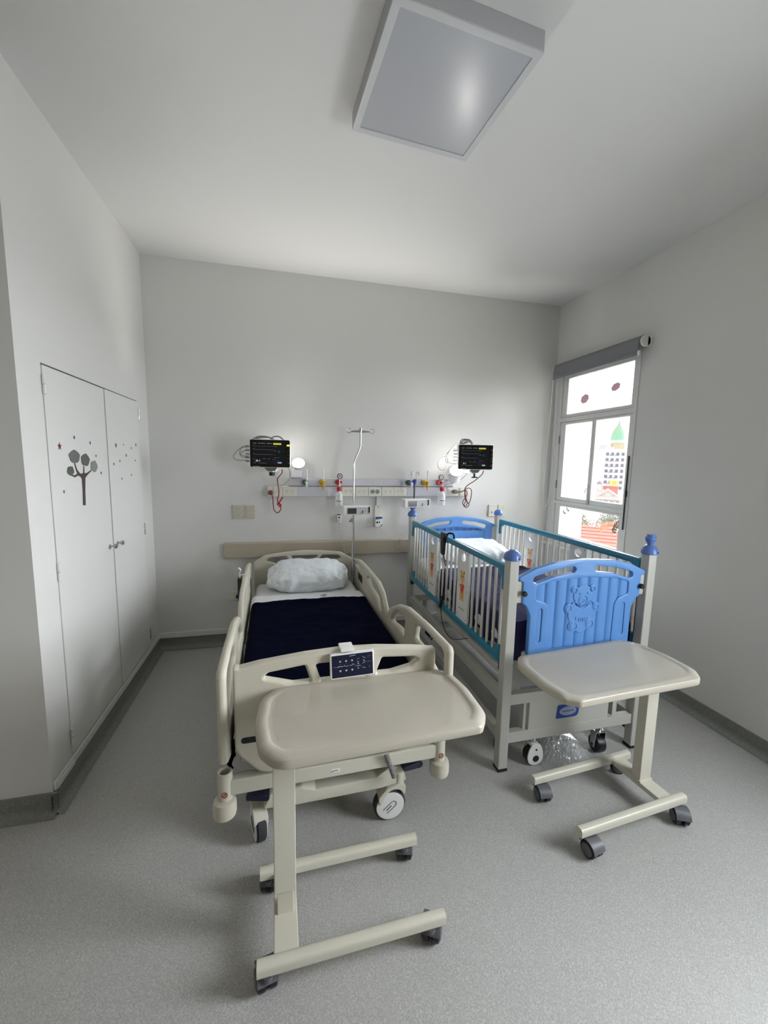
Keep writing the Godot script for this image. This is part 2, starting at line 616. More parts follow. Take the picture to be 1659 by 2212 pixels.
# ---------- the room ----------
func slab(called: String, c: Vector3, s: Vector3, m: Material) -> MeshInstance3D:
	var h := Sh.new()
	h.box(c, s)
	var o := obj(h, called, m)
	struct(o)
	return o
func room() -> void:
	slab("floor", V(0.3, -0.15, -0.75), V(5.8, 0.3, 6.8), M.floor)
	slab("ceiling", V(0.3, TOP + 0.13, -0.75), V(5.8, 0.26, 6.8), M.ceiling)
	slab("wall_back", V(0.3, TOP / 2, ZB - 0.15), V(5.8, TOP, 0.3), M.wall)
	slab("wall_front_unseen", V(0.3, TOP / 2, 2.4), V(5.8, TOP, 0.3), mat(Color("a89f91"), 0.7))  # out of view; darker beige chosen to dim and warm the bounced light
	slab("wall_left_far_unseen", V(-2.45, TOP / 2, 0.1), V(0.2, TOP, 4.4), mat(Color("a89f91"), 0.7))  # unseen as well, its beige keeps the room's left side darker
	slab("wall_left_return", V(-1.78, TOP / 2, -2.15), V(1.16, TOP, 0.12), M.wall)
	# closet wall with the opening of the two doors
	var h := Sh.new()
	h.x = at(V(XL - 0.06, 0, 0), 90)
	h.ext(pv([2.09, 0, 3.826, 0, 3.826, TOP, 2.09, TOP]), [pv([2.28, 0.152, 2.28, 2.122, 3.578, 2.122, 3.578, 0.152])], 0.12)
	struct(obj(h, "wall_left", M.wall))
	# right wall, an inner and an outer leaf, with two windows, the second out of view
	var holes := []
	for dz in [0.0, 2.9]: holes.append(pv([-3.80 + dz, 0.88, -2.772 + dz, 0.88, -2.772 + dz, 2.66, -3.80 + dz, 2.66]))
	h = Sh.new()
	h.x = at(V(XR + 0.09, 0, 0), -90)
	h.ext(pv([-4.1, 0, 2.5, 0, 2.5, TOP, -4.1, TOP]), holes, 0.18)
	struct(obj(h, "wall_right", M.wall))
	h = Sh.new()
	h.x = at(V(XR + 0.222, 0, 0), -90)
	var outer := []
	for dz in [0.0, 2.9]: outer.append(pv([-3.665 + dz, 0.80, -2.772 + dz, 0.80, -2.772 + dz, 2.70, -3.665 + dz, 2.70]))
	h.ext(pv([-4.4, -0.4, 2.7, -0.4, 2.7, 3.7, -4.4, 3.7]), outer, 0.084)
	struct(obj(h, "wall_outside", mat(Color("d9c79b"), 0.8)))
	h = Sh.new()
	h.box(V(XR + 0.125, 1.77, -3.732), V(0.11, 1.78, 0.136))
	struct(obj(h, "trim_4", M.paint))
	skirting()
	closet()
	stickers()
	ceiling_lamp()
	window("window_1", 0.0)
	window("window_2", 2.9)  # unseen, beside the camera; the opening behind the area light
	blind()
	window_stickers()

func skirting() -> void:
	# vinyl turned up the wall with a hollow at its foot: profile in (out from the wall, up)
	var runs := [["baseboard_back", V(XL, 0, ZB), V(XR, 0, ZB), V(0, 0, 1)], ["baseboard_right", V(XR, 0, ZB), V(XR, 0, 2.25), V(-1, 0, 0)], ["baseboard_left", V(XL, 0, ZB), V(XL, 0, -2.07), V(1, 0, 0)], ["baseboard_return", V(-2.35, 0, -2.09), V(XL + 0.02, 0, -2.09), V(0, 0, 1)], ["baseboard_front", V(-2.35, 0, 2.25), V(XR, 0, 2.25), V(0, 0, -1)], ["baseboard_far", V(-2.35, 0, -2.09), V(-2.35, 0, 2.25), V(1, 0, 0)]]
	for r in runs:
		var h := Sh.new()
		var a: Vector3 = r[1]
		var b: Vector3 = r[2]
		var n: Vector3 = r[3]
		var pr := [Vector2(0, 0.106), Vector2(0.008, 0.104), Vector2(0.009, 0.05)]
		for k in 7: pr.append(Vector2(0.009 + 0.04 * (1 - cos(PI / 2 * k / 6)), 0.041 - 0.04 * sin(PI / 2 * k / 6)))
		for i in pr.size() - 1:
			var p: Vector2 = pr[i]
			var q: Vector2 = pr[i + 1]
			var w := [a + n * p.x + V(0, p.y, 0), b + n * p.x + V(0, p.y, 0), b + n * q.x + V(0, q.y, 0), a + n * q.x + V(0, q.y, 0)]
			if n.cross(Vector3.UP).dot(b - a) < 0: h.quad(w[0], w[3], w[2], w[1])
			else: h.quad(w[0], w[1], w[2], w[3])
		# its back
		h.quad(a, b, b + V(0, 0.106, 0), a + V(0, 0.106, 0))
		struct(obj(h, r[0], M.skirting, null, Transform3D(), 60.0))
	# white strip above it
	for r in [["trim_1", V((XL + XR) / 2, 0.132, ZB + 0.008), V(XR - XL, 0.05, 0.016)], ["trim_2", V(XL + 0.006, 0.128, -2.96), V(0.012, 0.042, 1.73)], ["trim_3", V(XL + 0.008, 0.12, -2.19), V(0.016, 0.028, 0.17)]]:
		var h := Sh.new()
		h.rbox(r[1], r[2], 0.005)
		struct(obj(h, r[0], M.paint))

func closet() -> void:
	var t := thing("built_in_closet", "white built-in closet with two flush doors and round knobs in the left wall", "closet", at(V(XL, 0, -2.96), 90))
	var h := Sh.new()
	h.box(V(-0.02, 1.14, -0.16), V(1.5, 2.1, 0.04))
	obj(h, "dark_back_panel", M.gap_shade, t)  # near-black colour stands for the shade inside the door gaps
	var spans := [[-0.676, 0.0], [0.006, 0.614]]
	for k in 2:
		var x0: float = spans[k][0]
		var x1: float = spans[k][1]
		h = Sh.new()
		h.rbox(V((x0 + x1) / 2, 1.136, -0.011 + 0.004 * k), V(x1 - x0, 1.956, 0.03), 0.003)
		var d := obj(h, "door", M.door, t)
		var kx: float = (x1 - 0.055) if k == 0 else (x0 + 0.055)
		h = Sh.new()
		h.x = at(V(kx, 1.128, 0.004), 0, 90)
		h.lathe([Vector2(0, 0), Vector2(0.014, 0), Vector2(0.014, 0.003), Vector2(0.006, 0.006), Vector2(0.006, 0.022), Vector2(0.013, 0.026), Vector2(0.016, 0.034), Vector2(0.013, 0.041), Vector2(0, 0.044)], 16)
		obj(h, "knob", M.steel, d)
		for y in [2.025, 1.13, 0.255]:
			var hx: float = (x0 - 0.002) if k == 0 else (x1 + 0.002)
			h = Sh.new()
			h.cyl(V(hx, y - 0.045, 0.008), V(hx, y - 0.002, 0.008), 0.008, 10, 0.001)
			h.cyl(V(hx, y + 0.001, 0.008), V(hx, y + 0.045, 0.008), 0.008, 10, 0.001)
			h.box(V(hx + (0.014 if k == 0 else -0.014), y, 0.005), V(0.026, 0.085, 0.003))
			obj(h, "hinge", M.paint if k == 0 else M.steel, d)

func stickers() -> void:
	# flat vinyl: u runs to the right on the wall (away from the camera), v up
	var t := thing("tree_sticker", "dark tree wall sticker with four round crowns on the first closet door", "sticker", at(V(XL + 0.0052, 0, 0), 90))
	var bark := mat(Color("4a3f3c"), 0.6)
	var h := Sh.new()
	h.ext(pv([2.585, 1.426, 2.616, 1.423, 2.622, 1.50, 2.634, 1.575, 2.665, 1.592, 2.714, 1.612, 2.708, 1.617, 2.655, 1.602, 2.628, 1.602, 2.63, 1.642, 2.622, 1.642, 2.614, 1.606, 2.602, 1.6, 2.575, 1.603, 2.545, 1.625, 2.528, 1.662, 2.519, 1.660, 2.532, 1.622, 2.545, 1.602, 2.512, 1.594, 2.478, 1.604, 2.460, 1.606, 2.458, 1.598, 2.478, 1.594, 2.515, 1.583, 2.552, 1.592, 2.578, 1.584, 2.592, 1.572, 2.592, 1.50]), [], 0.001)
	obj(h, "trunk", bark, t)
	var tones := ["6a6a68", "5e5e5b", "858583", "5a5b58"]
	var spots := [[2.527, 1.693, 0.056, 0.034], [2.648, 1.675, 0.05, 0.034], [2.752, 1.638, 0.044, 0.033], [2.474, 1.619, 0.035, 0.024]]
	for k in 4:
		var l := []
		for i in 26:
			var w := TAU * i / 26
			var f: float = 1.0 + 0.06 * sin(w * 5 + k) + 0.03 * sin(w * 9 + 2 * k)
			l.append(spots[k][0] + spots[k][2] * f * cos(w)); l.append(spots[k][1] + spots[k][3] * f * sin(w))
		h = Sh.new()
		h.ext(pv(l), [], 0.0016)
		obj(h, "crown", mat(Color(tones[k]), 0.7), t, at(V(0, 0, 0.0008)))
	var brown := mat(Color("3a3130"), 0.6)
	var stars := [[2.385, 1.743, 0.021, "dark red star sticker, largest of all the closet stars"], [2.541, 1.794, 0.012, "small brown star sticker directly above the sticker tree"], [2.726, 1.772, 0.011, "small dark star sticker on the tree door, near its free edge"], [2.791, 1.699, 0.009, "tiny star sticker just above the tree's outermost crown"], [2.847, 1.596, 0.010, "small star sticker nearest the tree door's free edge"], [2.394, 1.516, 0.010, "lone star sticker below the crowns, beside the tree's trunk"], [3.093, 1.771, 0.017, "largest dark star sticker on the plain closet door"], [3.228, 1.78, 0.007, "tiny star sticker in the top row of the plain door, middle"], [3.477, 1.786, 0.014, "topmost star sticker beside the plain door's hinge edge"], [3.377, 1.759, 0.009, "star sticker just below the top row on the plain door"], [3.267, 1.706, 0.013, "star sticker at the centre of the plain door's star cloud"], [3.145, 1.668, 0.010, "star sticker left of and below the star cloud's centre"], [3.039, 1.648, 0.010, "star sticker closest to the meeting edge on the plain door"], [3.445, 1.67, 0.009, "star sticker low beside the plain door's hinge edge"], [3.35, 1.565, 0.009, "lower star sticker towards the hinge side of the plain door"], [3.165, 1.546, 0.009, "lowest star sticker on the plain closet door"]]
	var k := 0
	for s in stars:
		var l := []
		for i in 10:
			var w := TAU * i / 10 + PI / 2 + 0.4 * k
			var r: float = s[2] * (1.0 if i % 2 == 0 else 0.42)
			l.append(r * cos(w)); l.append(r * sin(w))
		h = Sh.new()
		h.ext(pv(l), [], 0.0012)
		var o := obj(h, "star_sticker", mat(Color("6d1f22"), 0.5) if k == 0 else brown, null, at(V(XL + (0.0046 if s[0] < 2.96 else 0.0086), s[1], -s[0]), 90))
		tag(o, s[3], "sticker", "star stickers on the closet doors")
		k += 1

func ceiling_lamp() -> void:
	var t := thing("ceiling_lamp", "square switched-off ceiling light with a grey opal panel in a white frame", "lamp", at(V(0.645, TOP, -1.807), 4.3))
	var shell := mat(Color("b9babd"), 0.4)
	var h := Sh.new()
	h.rbox(V(0, -0.034, 0), V(0.59, 0.068, 0.59), 0.004)
	obj(h, "housing", shell, t)
	h = Sh.new()
	h.x = at(V(0, -0.071, 0), 0, 90)
	h.ext(rrect(0.592, 0.592, 0.006), [rrect(0.53, 0.53, 0.004)], 0.010, 0.003)
	obj(h, "frame", mat(Color("c6c7c9"), 0.35), t)
	h = Sh.new()
	h.rbox(V(0, -0.0695, 0), V(0.535, 0.005, 0.535), 0.002)
	obj(h, "diffuser", mat(Color("b2b4b9"), 0.22), t)

func window(called: String, dz: float) -> void:
	var t := Node3D.new()
	t.name = called
	add_child(t)
	t.transform = at(V(XR + 0.03, 0, dz), -90)
	struct(t)
	# local: x is the room's z, y up, z into the room
	var h := Sh.new()
	h.ext(pv([-3.80, 0.88, -2.772, 0.88, -2.772, 2.66, -3.80, 2.66]), [pv([-3.70, 0.92, -2.80, 0.92, -2.80, 1.30, -3.70, 1.30]), pv([-3.70, 1.335, -2.80, 1.335, -2.80, 2.125, -3.70, 2.125]), pv([-3.70, 2.165, -2.80, 2.165, -2.80, 2.62, -3.70, 2.62])], 0.075, 0.004)
	obj(h, "frame", M.paint, t)
	var sashes := [[-3.698, -2.802, 2.168, 2.617, -3.624, -2.837, 2.197, 2.543, "transom_sash"], [-3.698, -3.236, 1.338, 2.122, -3.624, -3.261, 1.374, 2.098, "casement_sash"], [-3.234, -2.802, 1.338, 2.122, -3.209, -2.838, 1.378, 2.104, "casement_sash"], [-3.698, -2.802, 0.922, 1.298, -3.624, -2.856, 0.99, 1.278, "fixed_sash"]]
	for s in sashes:
		h = Sh.new()
		h.ext(pv([s[0], s[2], s[1], s[2], s[1], s[3], s[0], s[3]]), [rp([s[4], s[6], s[5], s[6], s[5], s[7], s[4], s[7]], 3, 0.006)], 0.05, 0.004)
		var o := obj(h, s[8], M.paint, t, at(V(0, 0, 0.004)))
		h = Sh.new()
		h.box(V((s[4] + s[5]) / 2, (s[6] + s[7]) / 2, -0.008), V(s[5] - s[4] + 0.016, s[7] - s[6] + 0.016, 0.004))
		obj(h, "pane", M.glass, o)
	# thin dark rod beside the right-hand sash, catch at the middle, hinges
	h = Sh.new()
	h.cyl(V(-2.795, 1.17, 0.045), V(-2.795, 1.78, 0.045), 0.005, 8)
	h.rbox(V(-2.795, 1.47, 0.04), V(0.018, 0.05, 0.012), 0.002)
	obj(h, "dark_rod", M.dark, t)
	h = Sh.new()
	h.rbox(V(-3.235, 1.355, 0.035), V(0.03, 0.05, 0.014), 0.003)
	h.cyl(V(-3.235, 1.37, 0.04), V(-3.235, 1.52, 0.04), 0.004, 8)
	obj(h, "catch", M.steel, t)
	for y in [1.5, 1.95]:
		h = Sh.new()
		h.cyl(V(-3.70, y - 0.04, 0.036), V(-3.70, y + 0.04, 0.036), 0.007, 8)
		obj(h, "hinge", M.grey, t)
	h = Sh.new()
	h.rbox(V(-3.286, 0.872, 0.02), V(1.05, 0.024, 0.14), 0.004)
	obj(h, "sill", M.paint, t)

func blind() -> void:
	var cloth := relief(mat(Color("85868b"), 0.85), noise(0.3, 256, 2, FastNoiseLite.TYPE_CELLULAR, [], 8), 0.03, 0.06)
	var t := thing("roller_blind", "grey roller blind rolled up above the window", "blind", at(V(XR - 0.055, 2.65, -3.235)))
	var h := Sh.new()
	h.cyl(V(0, 0, -0.5), V(0, 0, 0.525), 0.046, 28)
	obj(h, "roll", cloth, t)
	h = Sh.new()
	h.box(V(-0.0455, -0.045, 0.012), V(0.002, 0.09, 1.02))
	h.rbox(V(-0.045, -0.092, 0.012), V(0.012, 0.032, 1.02), 0.004)
	obj(h, "hem", cloth, t)
	for s in [-1, 1]:
		h = Sh.new()
		h.cyl(V(0, 0, 0.526 if s > 0 else -0.501), V(0, 0, 0.546 if s > 0 else -0.521), 0.043, 24, 0.004)
		h.rbox(V(0.034, 0, 0.54 if s > 0 else -0.515), V(0.042, 0.085, 0.012), 0.003)
		obj(h, "bracket", M.white, t)
	h = Sh.new()
	h.rbox(V(-0.045, -0.092, 0.531), V(0.016, 0.036, 0.018), 0.004)
	obj(h, "hem_cap", M.bright, t)
	h = Sh.new()
	var pts := []
	for p in [V(-0.03, 0.0, -0.512), V(-0.03, -0.4, -0.53), V(-0.032, -1.0, -0.548), V(-0.034, -1.28, -0.556), V(-0.03, -1.37, -0.552), V(-0.02, -1.39, -0.53), V(-0.005, -1.36, -0.515), V(0.02, -1.2, -0.515), V(0.02, -0.5, -0.512), V(0.015, 0.0, -0.512)]: pts.append(p)
	h.tube(spl(pts, 5), 0.0035, 6)
	obj(h, "bead_chain", M.white, t)

func window_stickers() -> void:
	var x := XR + 0.033
	var pink := mat(Color("c9aab8"), 0.7)
	pink.backlight_enabled = true
	pink.backlight = Color(0.5, 0.42, 0.46)
	var n := 0
	for c in [[-3.42, 2.322, 0.056, 0.042, "pinkish cloud sticker low on the top pane, over the cream outside wall"], [-3.05, 2.372, 0.052, 0.034, "pinkish cloud sticker high on the top pane, against the white sky"]]:
		var l := []
		for i in 40:
			var w := TAU * i / 40
			var f: float = 0.86 + 0.14 * absf(sin(w * 3.5 + n))
			var p := Vector2(c[2] * f * cos(w), c[3] * f * sin(w)).rotated(0.25)
			l.append(p.x); l.append(p.y)
		var h := Sh.new()
		h.ext(pv(l), [], 0.0012)
		tag(obj(h, "cloud_sticker", pink, null, at(V(x, c[1], c[0]), -90)), c[4], "sticker", "cloud stickers on the window")
		n += 1
	var sprigs := [[-3.11, 1.09, 0.6, 0.2, "b08a78", "brown leaf sprig sticker in the middle of the lowest pane"], [-2.95, 1.10, 0.9, 0.19, "5c5a52", "dark leaf sprig sticker at the dark rod side of the lowest pane"], [-3.62, 1.15, 0.9, 0.15, "6f6c64", "thin dark twig sticker at the corner side of the lowest pane"]]
	n = 0
	for s in sprigs:
		var t := thing("leaf_sticker", s[5], "sticker", at(V(x, s[1], s[0]), -90), "leaf stickers on the window")
		var h := Sh.new()
		var dir := Vector2(cos(s[2]), sin(s[2]))
		var side := Vector2(-dir.y, dir.x)
		var last := Vector2()
		var l: float = s[3]
		var pa := PackedVector2Array()
		var pb := PackedVector2Array()
		for i in 9:
			var p: Vector2 = dir * l * i / 8 + side * 0.02 * sin(i * 0.5)
			pa.append(p + side * 0.0018); pb.append(p - side * 0.0018)
			last = p
		pb.reverse(); pb.append_array(pa)
		h.ext(pb, [], 0.001)
		var vinyl := mat(Color(s[4]), 0.7)
		vinyl.backlight_enabled = true
		vinyl.backlight = Color(s[4]) * 1.3
		obj(h, "stem", vinyl, t)
		for i in range(1, 9):
			for sg in [-1.0, 1.0]:
				if n == 2 and (i % 3 != 0): continue
				h = Sh.new()
				var p: Vector2 = dir * l * i / 8 + side * 0.02 * sin(i * 0.5)
				var d: Vector2 = (dir + side * sg * 1.1).normalized()
				var e: Vector2 = Vector2(-d.y, d.x)
				var q := PackedVector2Array()
				for k in 9:
					var u := float(k) / 8
					q.append(p + d * 0.038 * u + e * 0.010 * sin(PI * u))
				for k in range(7, 0, -1):
					var u := float(k) / 8
					q.append(p + d * 0.038 * u - e * 0.010 * sin(PI * u))
				h.ext(q, [], 0.001)
				obj(h, "leaf", vinyl, t)
		n += 1

# ---------- the back wall: bumper, supply rail, lamps, monitors ----------
func holes_of_socket(cx: float, cy: float, z: float, h: Sh, k := 1.0) -> void:
	for sg in [-1.0, 1.0]:
		h.x = at(V(cx + sg * 0.0075 * k, cy + 0.005 * k, z), 0, 0, sg * -30.0)
		h.box(V(0, 0, 0), V(0.0026, 0.011, 0.002) * k)
	h.x = at(V(cx, cy - 0.010 * k, z))
	h.box(V(0, 0, 0), V(0.0026, 0.011, 0.002) * k)
	h.x = Transform3D()

func back_wall() -> void:
	var h := Sh.new()
	h.ext(rp([-0.52, 0.812, 0.02, 1.98, 0.806, 0.02, 1.98, 0.945, 0.02, -0.52, 0.955, 0.02], 5), [], 0.05, 0.014, 3)
	tag(obj(h, "wall_bumper", M.beige, null, at(V(0, 0, ZB + 0.026))), "long beige wall bumper running behind the heads of both beds", "bumper")
	supply_rail()
	var valves := [[0.197, "green", "first green oxygen flowmeter, next to the lamp beside the left monitor"], [0.345, "yellow", "yellow air flowmeter between the white IV pole and the left exam lamp"], [1.168, "green", "green oxygen flowmeter behind the blue clamp of the crib's short IV pole"], [1.325, "yellow", "yellow air flowmeter above the crib's headboard"]]
	for v in valves: flowmeter(v[0], v[1], v[2])
	suction(0.492, "red suction regulator with round gauge and clear bottle left of the tall IV pole")
	suction(1.477, "red suction regulator with round gauge and clear bottle above the crib")
	exam_lamp(V(0.135, 1.668, -3.725), 0.054, 40.0, -4.0, "small lit exam lamp right beside the left monitor, over the adult bed", 0.0)
	exam_lamp(V(1.612, 1.618, -3.655), 0.062, 42.0, -16.0, "lit exam lamp under the right monitor's lower corner, over the crib", 1.0)
	monitor(V(-0.098, 1.744, -3.5), 0.0, 0, "black-screened patient monitor on wall arm over the adult bed")
	monitor(V(1.715, 1.752, -3.47), -12.0, 1, "black-screened patient monitor on wall arm over the crib")
	wall_plates()
	call_units()
	cords()

func supply_rail() -> void:
	var t := thing("medical_supply_rail", "long white two-tier medical gas and socket rail across the back wall", "rail", at(V(0, 0, ZB)))
	var h := Sh.new()
	h.rbox(V(0.844, 1.4125, 0.024), V(1.95, 0.094, 0.048), 0.004)
	obj(h, "body", M.trunk, t)
	h = Sh.new()
	h.rbox(V(0.845, 1.499, 0.03), V(1.582, 0.07, 0.06), 0.008, 2)
	obj(h, "gas_channel", M.lilac_grey, t)
	h = Sh.new()
	h.box(V(0.845, 1.4625, 0.025), V(1.58, 0.004, 0.05))
	obj(h, "dark_joint", M.mid, t)  # mid-grey strip between the two tiers
	for c in [[0.328, 0.40], [1.366, 0.40]]:
		h = Sh.new()
		h.rbox(V(c[0], 1.4125, 0.0485), V(c[1], 0.086, 0.006), 0.002)
		obj(h, "cover", M.lilac_grey, t)
	var plates := [[-0.072, 0], [0.058, 0], [0.591, 0], [0.717, 0], [0.844, 1], [0.971, 0], [1.092, 0], [1.635, 2], [1.758, 2]]
	for p in plates:
		h = Sh.new()
		h.rbox(V(p[0], 1.4125, 0.050), V(0.121, 0.088, 0.008), 0.0025)
		if p[1] == 2: h.rbox(V(p[0] - 0.005, 1.412, 0.055), V(0.085, 0.062, 0.006), 0.002)
		var o := obj(h, "outlet_plate", M.ivory, t)
		h = Sh.new()
		if p[1] == 1:
			for sg in [-1.0, 1.0]:
				h = Sh.new()
				h.x = at(V(p[0] + sg * 0.0235, 1.4125, 0.0545), 0, 90)
				h.lathe([Vector2(0, 0), Vector2(0.021, 0), Vector2(0.021, 0.0015), Vector2(0.018, 0.0015), Vector2(0.017, 0.0005), Vector2(0, 0.0005)], 20)
				obj(h, "round_socket", M.grey, o)
			h = Sh.new()
			for sg in [-1.0, 1.0]:
				for k in [-1.0, 1.0]:
					h.cyl(V(p[0] + sg * 0.0235 + k * 0.008, 1.4125, 0.054), V(p[0] + sg * 0.0235 + k * 0.008, 1.4125, 0.0558), 0.0025, 8)
			small(obj(h, "pin_hole", M.dark, o))
			continue
		for sg in [-1.0, 1.0]: holes_of_socket(p[0] + sg * 0.024, 1.4145, 0.0542 if p[1] == 0 else 0.0582, h)
		small(obj(h, "socket_slot", M.mid if p[1] == 0 else M.grey, o))

func flowmeter(x: float, tone: String, label: String) -> void:
	var t := thing("flowmeter", label, "flowmeter", at(V(x, 1.5, ZB + 0.06)), "flowmeters on the gas rail")
	var m: Material = M.green if tone == "green" else M.yellow
	var h := Sh.new()
	h.x = at(V(0, 0, 0), 0, 90)
	h.lathe([Vector2(0, 0), Vector2(0.026, 0), Vector2(0.026, 0.02), Vector2(0.022, 0.026), Vector2(0.012, 0.028), Vector2(0.012, 0.05), Vector2(0, 0.05)], 20)
	h.x = Transform3D()
	obj(h, "valve_body", m, t)
	var sx := 0.008 if x < 1.0 else 0.018
	h = Sh.new()
	if tone == "green":
		h.x = at(V(sx, -0.004, 0.05), 0, 90)
		h.lathe([Vector2(0, -0.008), Vector2(0.011, -0.008), Vector2(0.013, 0), Vector2(0.013, 0.014), Vector2(0.009, 0.018), Vector2(0, 0.018)], 14)
		h.x = Transform3D()
		obj(h, "knob", M.white, t)
		h = Sh.new()
		h.x = at(V(sx, -0.042, 0.05))
		h.lathe([Vector2(0, 0), Vector2(0.006, 0), Vector2(0.008, 0.012), Vector2(0.009, 0.03), Vector2(0, 0.03)], 12)
		obj(h, "outlet_nozzle", M.white, t)
	else:
		h.x = at(V(sx, -0.07, 0.052))
		h.lathe([Vector2(0, 0), Vector2(0.004, 0), Vector2(0.006, 0.022), Vector2(0.013, 0.03), Vector2(0.015, 0.045), Vector2(0.011, 0.05), Vector2(0.015, 0.056), Vector2(0.017, 0.082), Vector2(0, 0.088)], 14)
		obj(h, "needle_valve", m, t)
	h = Sh.new()
	h.x = at(V(sx + 0.003, 0.012, 0.05))
	h.lathe([Vector2(0, 0), Vector2(0.0055, 0), Vector2(0.0055, 0.105), Vector2(0.003, 0.108), Vector2(0, 0.108)], 12)
	obj(h, "flow_tube", mat(Color("e4e6e6"), 0.15), t)

func suction(x: float, label: String) -> void:
	var t := thing("suction_regulator", label, "regulator", at(V(x, 1.5, ZB + 0.06)), "suction regulators on the gas rail")
	var dx := 0.006 if x < 1.0 else 0.024
	var h := Sh.new()
	h.x = at(V(0, 0.002, 0), 0, 90)
	h.lathe([Vector2(0, 0), Vector2(0.025, 0), Vector2(0.026, 0.02), Vector2(0.021, 0.03), Vector2(0, 0.031)], 20)
	h.x = Transform3D()
	h.cyl(V(0.006, 0.003, 0.035), V(0.028 + dx * 0.5, 0.003, 0.035), 0.011, 12, 0.002)
	obj(h, "valve_body", M.red, t)
	h = Sh.new()
	h.x = at(V(0.012, 0.056, 0.036), 0, 90)
	h.lathe([Vector2(0, -0.012), Vector2(0.022, -0.012), Vector2(0.026, -0.008), Vector2(0.026, 0.008), Vector2(0.024, 0.0095), Vector2(0.021, 0.008), Vector2(0.0, 0.0078)], 24)
	h.x = Transform3D()
	var g := obj(h, "gauge", M.dark, t)
	h = Sh.new()
	h.x = at(V(0.012, 0.056, 0.0445), 0, 90)
	h.lathe([Vector2(0, 0), Vector2(0.0205, 0), Vector2(0.0205, 0.0008), Vector2(0, 0.0008)], 24)
	h.x = Transform3D()
	obj(h, "dial", mat(Color("b3adb6"), 0.3), g)
	h = Sh.new()
	h.x = at(V(0.012, 0.056, 0.0458), 0, 0, 38)
	h.box(V(0, 0.006, 0), V(0.0022, 0.02, 0.0006))
	obj(h, "needle", M.black, g)
	h = Sh.new()
	h.cyl(V(dx + 0.004, -0.05, 0.04), V(dx + 0.004, 0.034, 0.04), 0.0065, 10)
	obj(h, "neck", M.white, t)
	h = Sh.new()
	h.x = at(V(dx, -0.078, 0.042))
	h.lathe([Vector2(0, 0), Vector2(0.021, 0), Vector2(0.0225, 0.003), Vector2(0.0225, 0.034), Vector2(0.019, 0.038), Vector2(0, 0.038)], 20)
	obj(h, "bottle_cap", M.red, t)
	h = Sh.new()
	h.x = at(V(dx, -0.215, 0.042))
	h.lathe([Vector2(0, 0), Vector2(0.032, 0), Vector2(0.035, 0.004), Vector2(0.035, 0.10), Vector2(0.028, 0.118), Vector2(0.018, 0.126), Vector2(0.018, 0.137), Vector2(0.016, 0.137), Vector2(0.016, 0.126), Vector2(0.026, 0.117), Vector2(0.033, 0.10), Vector2(0.033, 0.006), Vector2(0, 0.004)], 24)
	var b := obj(h, "bottle", M.clear, t)
	h = Sh.new()
	h.x = at(V(dx, -0.172, 0.042))
	h.lathe([Vector2(0.0352, 0), Vector2(0.0356, 0.0005), Vector2(0.0356, 0.0075), Vector2(0.0352, 0.008)], 10, -2.4, -1.1)
	obj(h, "level_mark", M.red, b)

func exam_lamp(p: Vector3, r: float, tilt: float, yaw: float, label: String, kind: float) -> void:
	var t := thing("exam_lamp", label, "lamp", Transform3D(), "exam lamps on the supply rail")
	var h := Sh.new()
	# cup that stands on the rail
	var foot := V(p.x + (0.0 if kind > 0 else -0.02), 1.535, -3.75 if kind < 0.5 else -3.698)
	h.x = at(foot)
	if kind > 0: h.lathe([Vector2(0, -0.03), Vector2(0.034, -0.03), Vector2(0.05, -0.012), Vector2(0.06, 0.03), Vector2(0.062, 0.055), Vector2(0.055, 0.062), Vector2(0, 0.062)], 28)
	else: h.rbox(V(0, 0.042, 0), V(0.10, 0.08, 0.07), 0.012, 2)
	obj(h, "base", M.bright if kind > 0 else mat(Color("cfd0d2"), 0.3), t)
	var n := Vector3(0, 0, 1).rotated(Vector3(1, 0, 0), deg_to_rad(-tilt)).rotated(Vector3.UP, deg_to_rad(yaw))
	h = Sh.new()
	h.tube(spl([foot + V(0, 0.05, -0.01), foot + V(0, 0.09, -0.025), p - n * 0.03], 5), 0.012, 10)
	obj(h, "neck", M.white, t)
	h = Sh.new()
	h.x = Sh.along(p - n * 0.034, p)
	h.lathe([Vector2(0, -0.006), Vector2(r * 0.55, -0.004), Vector2(r * 0.95, 0.012), Vector2(r * 1.06, 0.03), Vector2(r * 1.06, 0.036), Vector2(r * 1.0, 0.036), Vector2(r * 0.98, 0.03), Vector2(0, 0.03)], 32)
	obj(h, "head", M.bright, t)
	h = Sh.new()
	h.x = Sh.along(p, p + n)
	h.lathe([Vector2(0, 0), Vector2(r * 0.98, 0), Vector2(r * 0.95, 0.004), Vector2(0, 0.006)], 32)
	var glow := mat(Color("ffffff"), 0.3)
	glow.emission_enabled = true
	glow.emission = Color(1.0, 1.0, 0.98)
	glow.emission_energy_multiplier = 6.0
	obj(h, "lamp_lens", glow, t)
	var l := SpotLight3D.new()
	l.name = "lamp_light"
	l.light_color = Color(1.0, 0.985, 0.965)
	l.light_energy = LAMP
	l.light_size = r * 0.8
	l.spot_range = 12.0
	l.spot_angle = 68.0
	l.spot_angle_attenuation = 0.6
	l.spot_attenuation = 2.0
	l.shadow_enabled = true
	add_child(l)
	l.look_at_from_position(p + n * 0.02, p + n, V(1, 0, 0))

